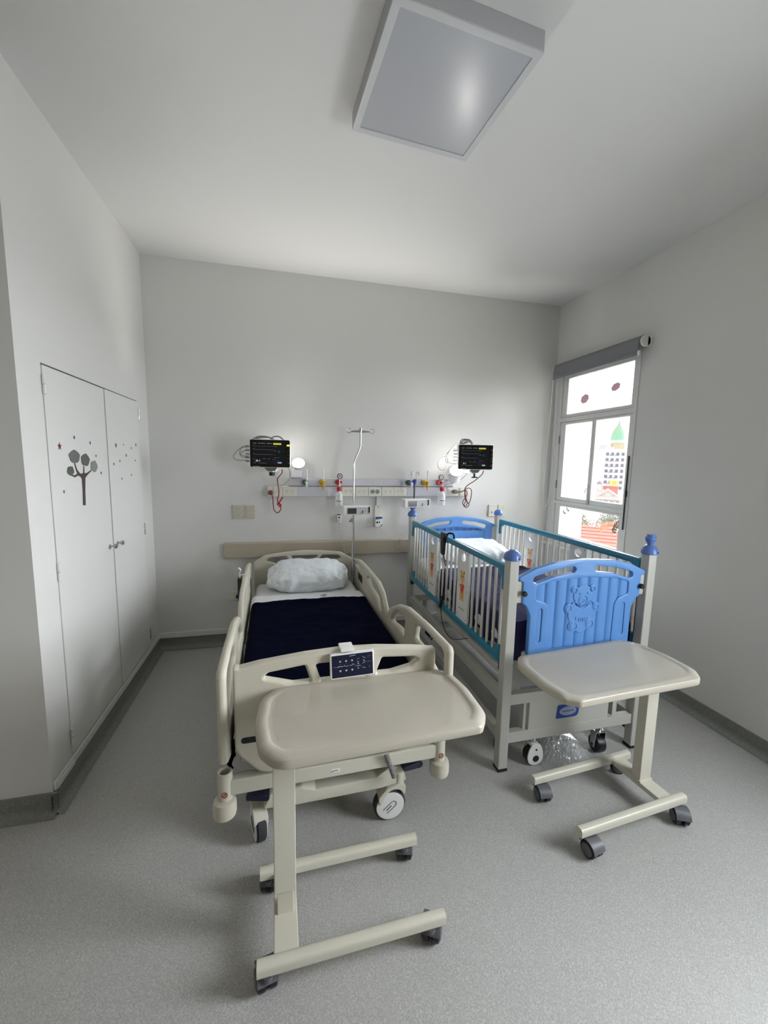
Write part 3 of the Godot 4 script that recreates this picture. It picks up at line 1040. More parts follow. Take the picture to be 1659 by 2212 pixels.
const FONT := {"3": "111001111001111", "6": "111100111101111", "7": "111001010010010", ".": "000000000000010", "1": "010110010010111", "5": "111100111001111", "O": "111101101101111"}
func text_px(im: Image, s: String, x: int, y: int, k: int, c: Color) -> void:
	for ch in s:
		var f: String = FONT.get(ch, "000000000000000")
		for i in 15:
			if f[i] == "1": im.fill_rect(Rect2i(x + (i % 3) * k, y + (i / 3) * k, k, k), c)
		x += (2 if ch == "." else 4) * k
func screen_image(kind: int) -> Image:
	var im := Image.create_empty(400, 276, false, Image.FORMAT_RGB8)
	im.fill(Color("07090f"))
	var rng := RandomNumberGenerator.new()
	rng.seed = 5 + kind
	var txt := func(x: int, y: int, w: int, c: Color, hh := 5) -> void:
		var p := x
		while p < x + w:
			var l := rng.randi_range(2, 5)
			im.fill_rect(Rect2i(p, y + rng.randi_range(0, 1), l, hh), c)
			p += l + 2
	var grey := Color("9a9ea4")
	var faint := Color("50545c")
	for k in 4: txt.call([22, 82, 112, 186][k], 20, [34, 20, 52, 56][k], Color("c2c6c8"))
	im.fill_rect(Rect2i(260, 16, 96, 20), Color("e6dc4f"))
	txt.call(272, 23, 70, Color("a3962c"), 4)
	var tops := [52, 92, 150, 214]
	for k in 4:
		txt.call(20, tops[k] - 8, 14, grey, 4)
		if k < 3: im.fill_rect(Rect2i(26, tops[k] + 6, 216, 2), Color("5f7a6a") if k == 0 else Color("7d8a93"))
		txt.call(250, tops[k], 8, grey, 4)
	txt.call(268, 56, 34, Color("3f9a55"), 5)
	for y in [110, 160, 200]: txt.call(268, y, 22, faint if y != 110 else grey, 5)
	for y in [108, 124]: txt.call(312, y, 28, Color("4a6fb0"), 5)
	text_px(im, "36.7" if kind == 0 else "O.7", 48, 222, 4, Color("d9dcdf"))
	txt.call(134, 206, 26, grey, 4); txt.call(186, 206, 34, grey, 4)
	txt.call(268, 190, 70, Color("6a7078"), 4); txt.call(268, 226, 62, faint, 4)
	txt.call(22, 256, 22, grey, 4); txt.call(82, 258, 90, Color("8b9096"), 4)
	im.fill_rect(Rect2i(312, 246, 46, 16), Color("9db8e8") if kind == 0 else Color("a7cfe0"))
	txt.call(266, 252, 40, faint, 4)
	return im

func monitor(p: Vector3, yaw: float, kind: int, label: String) -> void:
	var t := thing("patient_monitor", label, "monitor", at(p, yaw), "patient monitors on the back wall")
	var w := 0.322
	var hh := 0.228
	var h := Sh.new()
	h.x = at(V(0, 0, -0.035))
	h.ext(rrect(w, hh, 0.014), [], 0.066, 0.008, 3)
	h.x = at(V(0, 0.0, -0.095))
	h.ext(rrect(w * 0.86, hh * 0.84, 0.02), [], 0.075, 0.02, 3)
	obj(h, "casing", M.bright, t)
	h = Sh.new()
	h.x = at(V(0, 0, 0.0005))
	h.ext(rrect(w - 0.008, hh - 0.008, 0.011), [], 0.006, 0.002)
	var gl := mat(Color("08080a"), 0.12)
	obj(h, "front_glass", gl, t)
	picture(screen_image(kind), 0.262, 0.184, "screen", t, at(V(-0.014, 0.004, 0.0037)), 0.55)
	h = Sh.new()
	h.rbox(V(0.143, 0.068, 0.004), V(0.022, 0.014, 0.005), 0.002)
	var alarm := mat(Color("e0c13c"), 0.4)
	if kind == 0:
		alarm.emission_enabled = true
		alarm.emission = Color("ffd23c")
		alarm.emission_energy_multiplier = 0.8
	else: alarm.albedo_color = Color("3a2a26")
	obj(h, "alarm_lamp", alarm, t)
	for y in [0.022, -0.008, -0.036]:
		h = Sh.new()
		h.rbox(V(0.143, y, 0.004), V(0.014, 0.006, 0.003), 0.001)
		obj(h, "key", mat(Color("5a4440"), 0.5), t)
	h = Sh.new()
	h.x = at(V(0.141, -0.075, 0.0038), 0, 90)
	h.lathe([Vector2(0, 0), Vector2(0.013, 0), Vector2(0.013, 0.004), Vector2(0.010, 0.005), Vector2(0, 0.005)], 20)
	obj(h, "dial", M.black, t)
	h = Sh.new()
	h.rbox(V(-0.11, -0.106, 0.004), V(0.05, 0.007, 0.003), 0.001)
	obj(h, "name_strip", M.grey, t)
	# mount: tray under the case, tilting joint, arm to the wall
	h = Sh.new()
	h.x = at(V(0.005, -0.122, -0.06))
	h.ext(pv([-0.055, 0.008, -0.03, -0.022, 0.03, -0.022, 0.05, 0.008]), [], 0.07, 0.004)
	obj(h, "mounting_plate", M.mid, t)
	h = Sh.new()
	h.cyl(V(0.01, -0.145, -0.06), V(0.01, -0.182, -0.06), 0.024 if kind == 0 else 0.010, 18, 0.003)
	if kind == 1: h.rbox(V(0.01, -0.186, -0.055), V(0.056, 0.012, 0.02), 0.004)
	obj(h, "tilt_knob", M.black, t)
	h = Sh.new()
	h.cyl(V(0.01, -0.142, -0.06), V(0.01, -0.152, -0.06), 0.028, 18, 0.002)
	obj(h, "joint_ring", M.steel, t)
	var inv := t.transform.affine_inverse()
	var a := V(0.01, -0.14, -0.075)
	var b: Vector3 = inv * V(p.x + (0.05 if kind == 0 else -0.05), p.y - 0.14, ZB + 0.02)
	h = Sh.new()
	h.sweep([a, b], rrect(0.04, 0.032, 0.006, 3))
	h.x = at(b, -yaw)
	h.rbox(V(0, 0, -0.012), V(0.07, 0.12, 0.02), 0.004)
	obj(h, "wall_arm", M.white if kind == 0 else M.bright, t)
	# plugs and leads on the left flank, a bundle lying on top
	for k in 5:
		var y := 0.055 - 0.03 * k
		h = Sh.new()
		h.rbox(V(-w / 2 - 0.018, y, -0.05), V(0.036, 0.012 + 0.004 * (k % 2), 0.014), 0.003)
		obj(h, "lead_plug", M.cable if kind == 0 else M.bright, t)
	var loops := [[V(-0.17, 0.065, -0.05), V(-0.22, 0.05, -0.05), V(-0.275, 0.0, -0.05), V(-0.29, -0.035, -0.05), V(-0.26, -0.058, -0.05), V(-0.17, -0.058, -0.05)], [V(-0.18, 0.05, -0.05), V(-0.225, 0.04, -0.045), V(-0.24, 0.0, -0.045), V(-0.225, -0.03, -0.05), V(-0.18, -0.036, -0.05)], [V(-0.175, 0.025, -0.05), V(-0.215, 0.012, -0.05), V(-0.235, -0.012, -0.05), V(-0.20, -0.024, -0.05), V(-0.17, -0.02, -0.05)]]
	if kind == 1: loops = [[V(-0.17, 0.03, -0.06), V(-0.22, 0.02, -0.06), V(-0.262, -0.01, -0.06), V(-0.255, -0.05, -0.06), V(-0.21, -0.062, -0.06), V(-0.17, -0.066, -0.06)], [V(-0.25, 0.0, -0.06), V(-0.30, -0.01, -0.06), V(-0.335, -0.06, -0.055), V(-0.325, -0.11, -0.055), V(-0.285, -0.125, -0.055), V(-0.25, -0.08, -0.055), V(-0.243, -0.02, -0.06)], [V(-0.17, 0.055, -0.06), V(-0.205, 0.08, -0.06), V(-0.235, 0.05, -0.06), V(-0.262, 0.01, -0.06), V(-0.23, -0.045, -0.065), V(-0.18, -0.085, -0.07)], [V(-0.13, 0.13, -0.09), V(-0.185, 0.105, -0.07), V(-0.225, 0.06, -0.06), V(-0.25, 0.02, -0.06)]]
	for l in loops:
		h = Sh.new()
		h.tube(spl(l, 7), 0.0032 if kind == 0 else 0.0036, 6)
		obj(h, "lead", M.cable if kind == 0 else mat(Color("b9babc"), 0.4), t)
	var tops: Array = [[V(-0.135, 0.118, -0.07), V(-0.09, 0.138, -0.07), V(-0.03, 0.138, -0.07), V(0.02, 0.122, -0.07)], [V(0.0, 0.116, -0.08), V(0.03, 0.14, -0.08), V(0.075, 0.14, -0.07), V(0.118, 0.105, -0.06)], [V(-0.11, 0.12, -0.06), V(-0.06, 0.131, -0.055), V(0.0, 0.13, -0.06), V(0.03, 0.115, -0.07)]]
	if kind == 1: tops = [[V(-0.13, 0.11, -0.09), V(-0.10, 0.15, -0.09), V(-0.05, 0.162, -0.09), V(-0.02, 0.135, -0.08), V(-0.012, 0.11, -0.08)], [V(-0.11, 0.112, -0.07), V(-0.08, 0.145, -0.07), V(-0.04, 0.152, -0.07), V(-0.015, 0.11, -0.07)], [V(-0.125, 0.125, -0.08), V(-0.09, 0.128, -0.06), V(-0.05, 0.14, -0.06), V(-0.02, 0.12, -0.07)], [V(-0.13, 0.12, -0.1), V(-0.115, 0.158, -0.1), V(-0.075, 0.166, -0.1), V(-0.035, 0.15, -0.1), V(-0.02, 0.11, -0.09)]]
	for l in tops:
		h = Sh.new()
		h.tube(spl(l, 6), 0.0055, 7)
		obj(h, "coiled_cable", mat(Color("77787b"), 0.5), t)

func wall_plates() -> void:
	var pale := mat(Color("c6c1b0"), 0.45)
	var l := [[-0.396, 0.088, 1.227, 0.122, 0, "beige socket plate left of its twin, under the left monitor"], [-0.291, 0.088, 1.227, 0.120, 1, "beige blank two-module plate beside the beige socket plate"], [2.108, 0.098, 1.214, 0.124, 2, "ivory plate with a single small switch, behind the crib's far post"], [2.216, 0.093, 1.213, 0.124, 3, "ivory socket plate nearest the window"]]
	for p in l:
		var t := thing("wall_plate", p[5], "wall plate", at(V(p[0], p[2], ZB)), "electrical plates on the back wall")
		var m: Material = pale if p[4] < 2 else M.ivory
		var h := Sh.new()
		h.rbox(V(0, 0, 0.005), V(p[1], p[3], 0.011), 0.003)
		obj(h, "cover", m, t)
		h = Sh.new()
		if p[4] == 0 or p[4] == 3:
			for y in [0.028, -0.028]: holes_of_socket(0, y, 0.0108, h, 0.9)
			small(obj(h, "socket_slot", M.grey, t))
		elif p[4] == 1:
			for y in [0.028, -0.028]:
				h = Sh.new()
				h.rbox(V(0, y, 0.011), V(0.05, 0.046, 0.004), 0.0015)
				obj(h, "module", pale, t)
		else:
			h.rbox(V(-0.012, -0.018, 0.011), V(0.008, 0.02, 0.006), 0.001)
			obj(h, "toggle", M.mid, t)
	# low socket, half hidden behind the bed's raised side rail
	var t := thing("wall_plate", "low socket plate with a black plug, half hidden by the adult bed's side rail", "wall plate", at(V(-0.42, 0.46, ZB)), "electrical plates on the back wall")
	var h := Sh.new()
	h.rbox(V(0, 0, 0.005), V(0.11, 0.08, 0.011), 0.003)
	obj(h, "cover", M.ivory, t)
	h = Sh.new()
	h.cyl(V(0.012, -0.002, 0.01), V(0.012, -0.002, 0.045), 0.018, 14, 0.004)
	obj(h, "plug", M.black, t)

func call_units() -> void:
	var t := thing("nurse_call_unit", "white nurse call handset with blue stripe hanging under the socket rail", "call unit", at(V(0.89, 0, ZB)))
	var h := Sh.new()
	h.rbox(V(0.004, 1.322, 0.012), V(0.052, 0.09, 0.024), 0.003)
	obj(h, "conduit", M.trunk, t)
	h = Sh.new()
	h.rbox(V(-0.004, 1.215, 0.006), V(0.066, 0.13, 0.012), 0.003)
	obj(h, "wall_plate", M.ivory, t)
	for y in [1.262, 1.172]:
		h = Sh.new()
		h.cyl(V(-0.002, y, 0.012), V(-0.002, y, 0.0145), 0.0045, 10)
		obj(h, "screw", M.mid, t)
	h = Sh.new()
	h.x = at(V(0.002, 1.122, 0.024))
	h.ext(rrect(0.072, 0.104, 0.008), [], 0.024, 0.004)
	obj(h, "handset", M.bright, t)
	h = Sh.new()
	h.x = at(V(0.002, 1.122, 0.0365))
	h.ext(rp([-0.033, 0.022, 0.002, 0.033, 0.03, 0.002, 0.033, 0.048, 0.004, -0.033, 0.048, 0.004], 3), [], 0.0014)
	obj(h, "blue_label", mat(Color("1d4d8f"), 0.4), t)
	h = Sh.new()
	h.x = at(V(0.002, 1.122, 0.0365))
	h.ext(pv([0.0, -0.05, 0.033, -0.044, 0.033, -0.022]), [], 0.0014)
	obj(h, "grey_corner", M.grey, t)
	h = Sh.new()
	h.cyl(V(-0.016, 1.116, 0.036), V(-0.016, 1.116, 0.039), 0.009, 14)
	obj(h, "button", M.dark, t)
	h = Sh.new()
	h.cyl(V(0.006, 1.117, 0.036), V(0.006, 1.117, 0.039), 0.007, 14)
	obj(h, "button", M.dark, t)
	var wire := mat(Color("c9c9c8"), 0.3)
	h = Sh.new()
	h.tube(spl([V(0.014, 1.072, 0.03), V(0.04, 1.03, 0.03), V(0.1, 0.98, 0.05), V(0.16, 0.94, 0.068), V(0.215, 0.955, 0.07), V(0.235, 0.99, 0.06), V(0.20, 1.0, 0.05), V(0.16, 0.97, 0.066), V(0.175, 0.90, 0.07), V(0.2, 0.87, 0.07), V(0.215, 0.92, 0.07), V(0.19, 0.965, 0.066)], 7), 0.0022, 6)
	obj(h, "cord", wire, t)
	t = thing("nurse_call_unit", "small oval white call handset with dark button behind the tall IV pole", "call unit", at(V(0.51, 1.16, ZB)))
	h = Sh.new()
	h.x = at(V(0, 0, 0.012))
	h.ext(spl2([-0.018, 0.036, 0, 0.042, 0.018, 0.036, 0.021, 0.01, 0.016, -0.03, 0, -0.042, -0.016, -0.03, -0.021, 0.01], 4), [], 0.022, 0.006)
	obj(h, "handset", M.bright, t)
	h = Sh.new()
	h.x = at(V(0, 0, 0.0235))
	h.ext(rp([-0.016, 0.026, 0.003, 0, 0.03, 0.004, 0.016, 0.026, 0.003, 0.016, 0.036, 0.004, 0, 0.04, 0.004, -0.016, 0.036, 0.004], 2), [], 0.0016)
	obj(h, "blue_label", mat(Color("27325c"), 0.4), t)
	h = Sh.new()
	h.cyl(V(0, 0.006, 0.022), V(0, 0.006, 0.026), 0.008, 14)
	obj(h, "button", M.dark, t)
	h = Sh.new()
	h.cyl(V(0, -0.02, 0.022), V(0, -0.02, 0.0245), 0.005, 12)
	obj(h, "button", M.dark, t)
	h = Sh.new()
	h.tube(spl([V(0.006, -0.04, 0.012), V(0.012, -0.12, 0.012), V(0.02, -0.2, 0.05), V(0.03, -0.26, 0.066), V(0.06, -0.225, 0.066), V(0.09, -0.25, 0.066), V(0.085, -0.31, 0.066), V(0.05, -0.32, 0.066), V(0.04, -0.27, 0.066), V(0.1, -0.235, 0.068), V(0.17, -0.235, 0.068), V(0.22, -0.215, 0.066), V(0.25, -0.19, 0.06)], 6), 0.002, 6)
	obj(h, "cord", wire, t)

func cords() -> void:
	var t := thing("power_cord", "red power cord hanging in a loop from the left monitor to its wall plug", "cord")
	var z := -3.71
	var h := Sh.new()
	h.tube(spl([V(-0.005, 1.615, -3.56), V(-0.01, 1.58, -3.6), V(-0.045, 1.53, -3.68), V(-0.04, 1.47, z), V(-0.035, 1.40, z), V(-0.048, 1.35, z), V(-0.04, 1.315, z), V(-0.02, 1.285, z), V(-0.026, 1.25, z), V(-0.05, 1.23, z), V(-0.078, 1.255, z), V(-0.085, 1.31, z), V(-0.088, 1.36, z), V(-0.098, 1.395, z - 0.02)], 7), 0.0042, 7)
	obj(h, "cord", M.red_cable, t)
	h = Sh.new()
	h.cyl(V(-0.108, 1.405, ZB + 0.054), V(-0.108, 1.405, ZB + 0.092), 0.021, 18, 0.004)
	obj(h, "plug", mat(Color("7d4744"), 0.5), t)
	h = Sh.new()
	h.tube(spl([V(-0.052, 1.31, z + 0.005), V(-0.036, 1.318, z + 0.008), V(-0.02, 1.34, z + 0.008), V(-0.003, 1.37, z + 0.005)], 5), 0.0062, 7)
	h.tube(spl([V(-0.05, 1.308, z + 0.006), V(-0.03, 1.285, z + 0.01), V(-0.018, 1.30, z + 0.01), V(-0.036, 1.318, z + 0.01)], 5), 0.0045, 7)
	obj(h, "cord_tie", M.red, t)
	t = thing("power_cord", "dark red power cord bundled in a knot right of the crib's suction bottle", "cord")
	z = -3.69
	h = Sh.new()
	h.tube(spl([V(1.83, 1.628, -3.53), V(1.83, 1.59, -3.56), V(1.79, 1.53, -3.62), V(1.74, 1.485, -3.66), V(1.722, 1.44, z), V(1.735, 1.37, z), V(1.755, 1.31, z), V(1.74, 1.28, z), V(1.71, 1.295, z), V(1.712, 1.33, z), V(1.735, 1.36, z), V(1.75, 1.40, z), V(1.735, 1.43, z), V(1.725, 1.40, z), V(1.735, 1.34, z), V(1.77, 1.295, z + 0.01), V(1.745, 1.265, z + 0.01), V(1.715, 1.285, z + 0.01), V(1.735, 1.345, z + 0.01), V(1.72, 1.43, z + 0.01), V(1.755, 1.455, z + 0.01), V(1.79, 1.44, z), V(1.795, 1.39, z), V(1.785, 1.33, z), V(1.77, 1.30, z)], 7), 0.0042, 7)
	h.tube(spl([V(1.725, 1.44, z), V(1.705, 1.425, z), V(1.68, 1.415, z - 0.02), V(1.665, 1.412, ZB + 0.09)], 6), 0.0045, 7)
	obj(h, "cord", mat(Color("5f1820"), 0.5), t)
	h = Sh.new()
	h.cyl(V(1.652, 1.414, ZB + 0.058), V(1.652, 1.414, ZB + 0.098), 0.021, 18, 0.004)
	obj(h, "plug", mat(Color("77726b"), 0.5), t)
	for s in [[[V(0.045, 1.64, -3.7), V(0.06, 1.58, -3.74), V(0.055, 1.53, -3.75), V(0.02, 1.485, -3.76), V(-0.03, 1.462, -3.772)], "thin grey cord running from the left exam lamp to the socket rail"], [[V(1.70, 1.60, -3.6), V(1.68, 1.545, -3.68), V(1.62, 1.50, -3.74), V(1.56, 1.482, -3.755), V(1.53, 1.476, -3.756)], "thin grey cord curving from the right monitor's arm down to the gas rail"]]:
		h = Sh.new()
		h.tube(spl(s[0], 6), 0.003, 6)
		tag(obj(h, "lamp_cord", M.cable), s[1], "cord")

# ---------- the adult hospital bed ----------
# local frame: origin on the floor under the middle of the footboard, the head towards -z
const BED_YAW := 1.39
func bed_at() -> Transform3D: return at(V(0.23, 0, -1.62), BED_YAW)
func mirror(p: PackedVector2Array) -> PackedVector2Array:
	var q := PackedVector2Array()
	for v in p: q.append(Vector2(-v.x, v.y))
	return q
func panel_image() -> Image:
	var im := Image.create_empty(372, 208, false, Image.FORMAT_RGB8)
	im.fill(Color("0a1230"))
	var white := Color("d6dae2")
	var dim := Color("7d879c")
	var tri := func(cx: int, cy: int, s: int, up: bool) -> void:
		for i in s:
			var w := int(0.62 * (i if up else s - i))
			im.fill_rect(Rect2i(cx - w, cy - s / 2 + i, 2 * w + 1, 1), white)
	var line := func(pts: Array, c: Color, w := 3) -> void:
		for k in pts.size() - 1:
			var a: Vector2 = pts[k]
			var b: Vector2 = pts[k + 1]
			for i in 24:
				var p := a.lerp(b, i / 23.0)
				im.fill_rect(Rect2i(int(p.x), int(p.y), w, w), c)
	for k in 3:
		tri.call(74 + 54 * k, 56, 18, true)
		tri.call(74 + 54 * k, 150, 18, false)
		im.fill_rect(Rect2i(72 + 54 * k, 82, 5, 5), dim)
	line.call([Vector2(16, 106), Vector2(44, 106)], dim, 4)
	line.call([Vector2(50, 108), Vector2(66, 102), Vector2(98, 104)], white, 4)
	line.call([Vector2(108, 96), Vector2(118, 106), Vector2(148, 106)], white, 3)
	line.call([Vector2(160, 104), Vector2(180, 102), Vector2(190, 94), Vector2(204, 100)], white, 3)
	line.call([Vector2(160, 16), Vector2(212, 10)], white, 5)
	line.call([Vector2(222, 48), Vector2(252, 46)], dim, 3); line.call([Vector2(238, 48), Vector2(236, 58)], dim, 3)
	im.fill_rect(Rect2i(228, 76, 16, 5), white)
	tri.call(238, 94, 14, true); tri.call(236, 142, 12, false)
	line.call([Vector2(214, 112), Vector2(232, 120), Vector2(246, 112), Vector2(258, 120)], white, 3)
	line.call([Vector2(278, 34), Vector2(288, 44), Vector2(306, 46)], white, 3)
	tri.call(290, 70, 14, true)
	line.call([Vector2(278, 98), Vector2(304, 84)], white, 3); line.call([Vector2(274, 134), Vector2(302, 144)], white, 3)
	line.call([Vector2(326, 40), Vector2(352, 30)], Color("b06a6e"), 3)
	line.call([Vector2(322, 22), Vector2(356, 20), Vector2(356, 52), Vector2(322, 54), Vector2(322, 22)], Color("5a3540"), 2)
	line.call([Vector2(322, 88), Vector2(350, 84)], dim, 4); line.call([Vector2(330, 138), Vector2(344, 128), Vector2(344, 146)], dim, 2)
	return im

func adult_bed() -> void:
	var t := thing("hospital_bed", "cream adult hospital bed with raised side rails and footboard keypad", "bed", bed_at())
	var h := Sh.new()
	# footboard
	var left := rp([-0.318, 0.826, 0.012, -0.295, 0.846, 0.02, -0.15, 0.861, 0.010, -0.127, 0.789, 0.008, -0.20, 0.789, 0.05], 5)
	var mid := rp([-0.108, 0.861, 0.012, 0.134, 0.861, 0.012, 0.107, 0.787, 0.006, -0.086, 0.787, 0.006], 4)
	var right := rp([0.346, 0.832, 0.010, 0.325, 0.846, 0.016, 0.178, 0.859, 0.012, 0.152, 0.790, 0.008, 0.22, 0.789, 0.05, 0.31, 0.806, 0.03], 5)
	var out := rp([-0.43, 0.52, 0.08, -0.43, 0.886, 0.014, -0.405, 0.881, 0.02, -0.33, 0.894, 0.08, -0.15, 0.911, 0.2, 0.0, 0.917, 0.2, 0.15, 0.911, 0.2, 0.33, 0.891, 0.08, 0.395, 0.880, 0.02, 0.426, 0.876, 0.014, 0.43, 0.52, 0.08, 0.33, 0.408, 0.10, -0.33, 0.408, 0.10], 6)
	h.x = at(V(0, 0, -0.02))
	h.ext(out, [left, mid.duplicate(), right], 0.042, 0.013, 3)
	# grip slots follow as flat black plates, the shade of the holes in colour
	obj(h, "footboard", M.cream, t)
	for s in [-1.0, 1.0]:
		h = Sh.new()
		h.ext(rrect(0.12, 0.026, 0.012, 5, s * 0.345, 0.572), [], 0.0016)
		obj(h, "grip_slot_shade", M.black, t, at(V(0, 0, 0.0012)))
	# head board
	h = Sh.new()
	h.x = at(V(0, 0, -2.06))
	var hl := rp([-0.336, 0.812, 0.016, -0.30, 0.837, 0.02, -0.16, 0.844, 0.012, -0.10, 0.766, 0.008, -0.22, 0.775, 0.05], 5)
	h.ext(rp([-0.436, 0.42, 0.03, -0.432, 0.803, 0.02, -0.34, 0.862, 0.06, -0.15, 0.885, 0.15, 0, 0.894, 0.15, 0.15, 0.886, 0.15, 0.33, 0.866, 0.06, 0.436, 0.803, 0.02, 0.436, 0.42, 0.03], 6), [hl, rp([-0.122, 0.846, 0.01, 0.122, 0.846, 0.01, 0.060, 0.764, 0.01, -0.060, 0.764, 0.01], 4), mirror(hl)], 0.04, 0.013, 3)
	obj(h, "headboard", M.cream, t)
	# side rails, outline in (z, y)
	var fo := rp([-0.915, 0.60, 0.02, -0.912, 0.69, 0.05, -0.83, 0.765, 0.08, -0.655, 0.848, 0.1, -0.50, 0.886, 0.12, -0.21, 0.904, 0.2, 0.055, 0.907, 0.03, 0.073, 0.885, 0.02, 0.073, 0.53, 0.03, -0.05, 0.47, 0.05, -0.80, 0.50, 0.08], 5)
	var f1 := rp([-0.81, 0.688, 0.02, -0.745, 0.752, 0.05, -0.675, 0.796, 0.04, -0.515, 0.818, 0.02, -0.53, 0.705, 0.02, -0.64, 0.715, 0.10], 5)
	var f2 := rp([-0.335, 0.845, 0.025, -0.20, 0.868, 0.1, 0.005, 0.872, 0.02, 0.03, 0.86, 0.02, 0.03, 0.70, 0.03, -0.13, 0.735, 0.06, -0.25, 0.768, 0.05, -0.36, 0.762, 0.02], 5)
	var ho := rp([-2.03, 0.56, 0.04, -2.03, 0.806, 0.03, -1.80, 0.845, 0.2, -1.42, 0.852, 0.25, -1.15, 0.842, 0.15, -1.02, 0.80, 0.08, -0.92, 0.705, 0.05, -0.912, 0.61, 0.03, -1.05, 0.50, 0.06, -1.85, 0.47, 0.06], 5)
	var h1 := rp([-1.49, 0.778, 0.02, -1.42, 0.800, 0.03, -1.18, 0.795, 0.08, -1.07, 0.745, 0.04, -1.03, 0.67, 0.008, -1.055, 0.665, 0.008, -1.16, 0.718, 0.06, -1.36, 0.738, 0.08], 5)
	var h2 := rp([-1.96, 0.765, 0.008, -1.95, 0.79, 0.008, -1.78, 0.79, 0.012, -1.75, 0.765, 0.008], 4)
	for s in [-1.0, 1.0]:
		h = Sh.new()
		h.x = at(V(0, 0, 0), -90)
		h.ext(fo, [f1, f2], 0.036, 0.015, 3)
		obj(h, "foot_side_rail", M.cream, t, at(V(s * 0.466, 0, 0)))
		h = Sh.new()
		h.x = at(V(0, 0, 0), -90)
		h.ext(ho, [h1, h2], 0.034, 0.014, 3)
		var r := obj(h, "head_side_rail", M.cream, t, at(V(s * (0.462 if s > 0 else 0.470), 0, 0)))
		h = Sh.new()
		h.rbox(V(-s * 0.0175, 0.71, -1.72), V(0.004, 0.06, 0.16), 0.0015)
		obj(h, "rail_keypad", M.dark, r)
		h = Sh.new()
		for z in [-0.75, -0.25, -1.2, -1.75]:
			h = Sh.new()
			h.rbox(V(s * 0.44, 0.44, z), V(0.03, 0.17, 0.06), 0.006)
			obj(h, "rail_bracket", M.cream_metal, t)
	# control keypad clipped over the footboard
	h = Sh.new()
	h.x = at(V(0.042, 0.856, 0.018), 0, -7, 1.0)
	h.ext(rrect(0.186, 0.104, 0.007), [], 0.022, 0.005)
	h.x = Transform3D()
	h.rbox(V(0.022, 0.918, -0.014), V(0.058, 0.012, 0.07), 0.004)
	var kp := obj(h, "keypad", M.bright, t)
	picture(panel_image(), 0.172, 0.092, "keypad_face", kp, at(V(0.042, 0.856, 0.018), 0, -7, 1.0) * at(V(0, 0, 0.0118)))
	# mattress
	h = Sh.new()
	h.rbox(V(0, 0.545, -1.035), V(0.84, 0.16, 1.95), 0.05, 3)
	obj(h, "mattress", M.linen, t)
	h = Sh.new()
	h.rbox(V(0, 0.435, -1.03), V(0.84, 0.05, 1.9), 0.01)
	obj(h, "mattress_deck", M.cream_metal, t)
	# lift frame: cross bar at the foot with a socket and a bumper roller at each end
	h = Sh.new()
	h.rbox(V(0, 0.353, -0.045), V(0.93, 0.068, 0.05), 0.008, 2)
	h.rbox(V(0, 0.353, -2.0), V(0.9, 0.068, 0.05), 0.008, 2)
	for s in [-1.0, 1.0]: h.rbox(V(s * 0.33, 0.36, -1.02), V(0.05, 0.06, 1.95), 0.006)
	obj(h, "lift_frame", M.cream_metal, t)
	h = Sh.new()
	h.rbox(V(-0.02, 0.351, -0.0195), V(0.042, 0.017, 0.002), 0.0008)
	obj(h, "label_plate", M.bright, t)
	h = Sh.new()
	h.box(V(-0.022, 0.351, -0.018), V(0.028, 0.0035, 0.0006)); h.box(V(-0.034, 0.347, -0.018), V(0.006, 0.0035, 0.0006))
	small(obj(h, "label_print", M.mid, t))
	for s in [-1.0, 1.0]:
		h = Sh.new()
		h.x = at(V(s * 0.475, 0.30, -0.04))
		h.lathe([Vector2(0.0, 0), Vector2(0.03, 0), Vector2(0.03, 0.118), Vector2(0.028, 0.122), Vector2(0.023, 0.122), Vector2(0.021, 0.118), Vector2(0.021, 0.05), Vector2(0, 0.05)], 24)
		var so := obj(h, "pole_socket", M.cream_metal, t)
		h = Sh.new()
		h.x = at(V(s * 0.475, 0.337, -0.009))
		h.ext(circ(0.0125, 20), [circ(0.0098, 20)], 0.002)
		h.x = at(V(s * 0.475, 0.337, -0.009), 0, 0, -50)
		h.box(V(0, 0, 0), V(0.0026, 0.021, 0.002))
		obj(h, "warning_mark", mat(Color("a8453f"), 0.5), so)
		h = Sh.new()
		h.x = at(V(s * 0.478, 0.222, -0.035))
		h.lathe([Vector2(0, 0), Vector2(0.03, 0), Vector2(0.044, 0.010), Vector2(0.047, 0.022), Vector2(0.047, 0.055), Vector2(0.043, 0.075), Vector2(0.03, 0.083), Vector2(0, 0.083)], 26)
		obj(h, "bumper_roller", M.cream, t)
	# base with wheels
	h = Sh.new()
	h.x = at(V(0, 0, -0.115))
	h.ext(rp([-0.33, 0.185, 0.01, -0.30, 0.248, 0.012, -0.16, 0.262, 0.02, -0.10, 0.232, 0.02, 0.18, 0.236, 0.02, 0.24, 0.272, 0.02, 0.31, 0.272, 0.01, 0.33, 0.19, 0.01, 0.20, 0.172, 0.02, -0.2, 0.172, 0.02], 4), [], 0.09, 0.01)
	h.x = Transform3D()
	h.rbox(V(0, 0.215, -1.95), V(0.66, 0.07, 0.09), 0.01)
	for s in [-1.0, 1.0]: h.rbox(V(s * 0.24, 0.215, -1.03), V(0.07, 0.07, 1.85), 0.01)
	for z in [-0.6, -1.4]: h.rbox(V(0, 0.30, z), V(0.12, 0.16, 0.12), 0.01)
	obj(h, "base_frame", M.cream_metal, t)
	var wheels := [[0.25, -0.09, 180.0], [-0.35, -0.13, 284.0], [0.27, -1.97, 60.0], [-0.28, -1.97, 20.0]]
	for w in wheels: bed_caster(t, w[0], w[1], w[2])
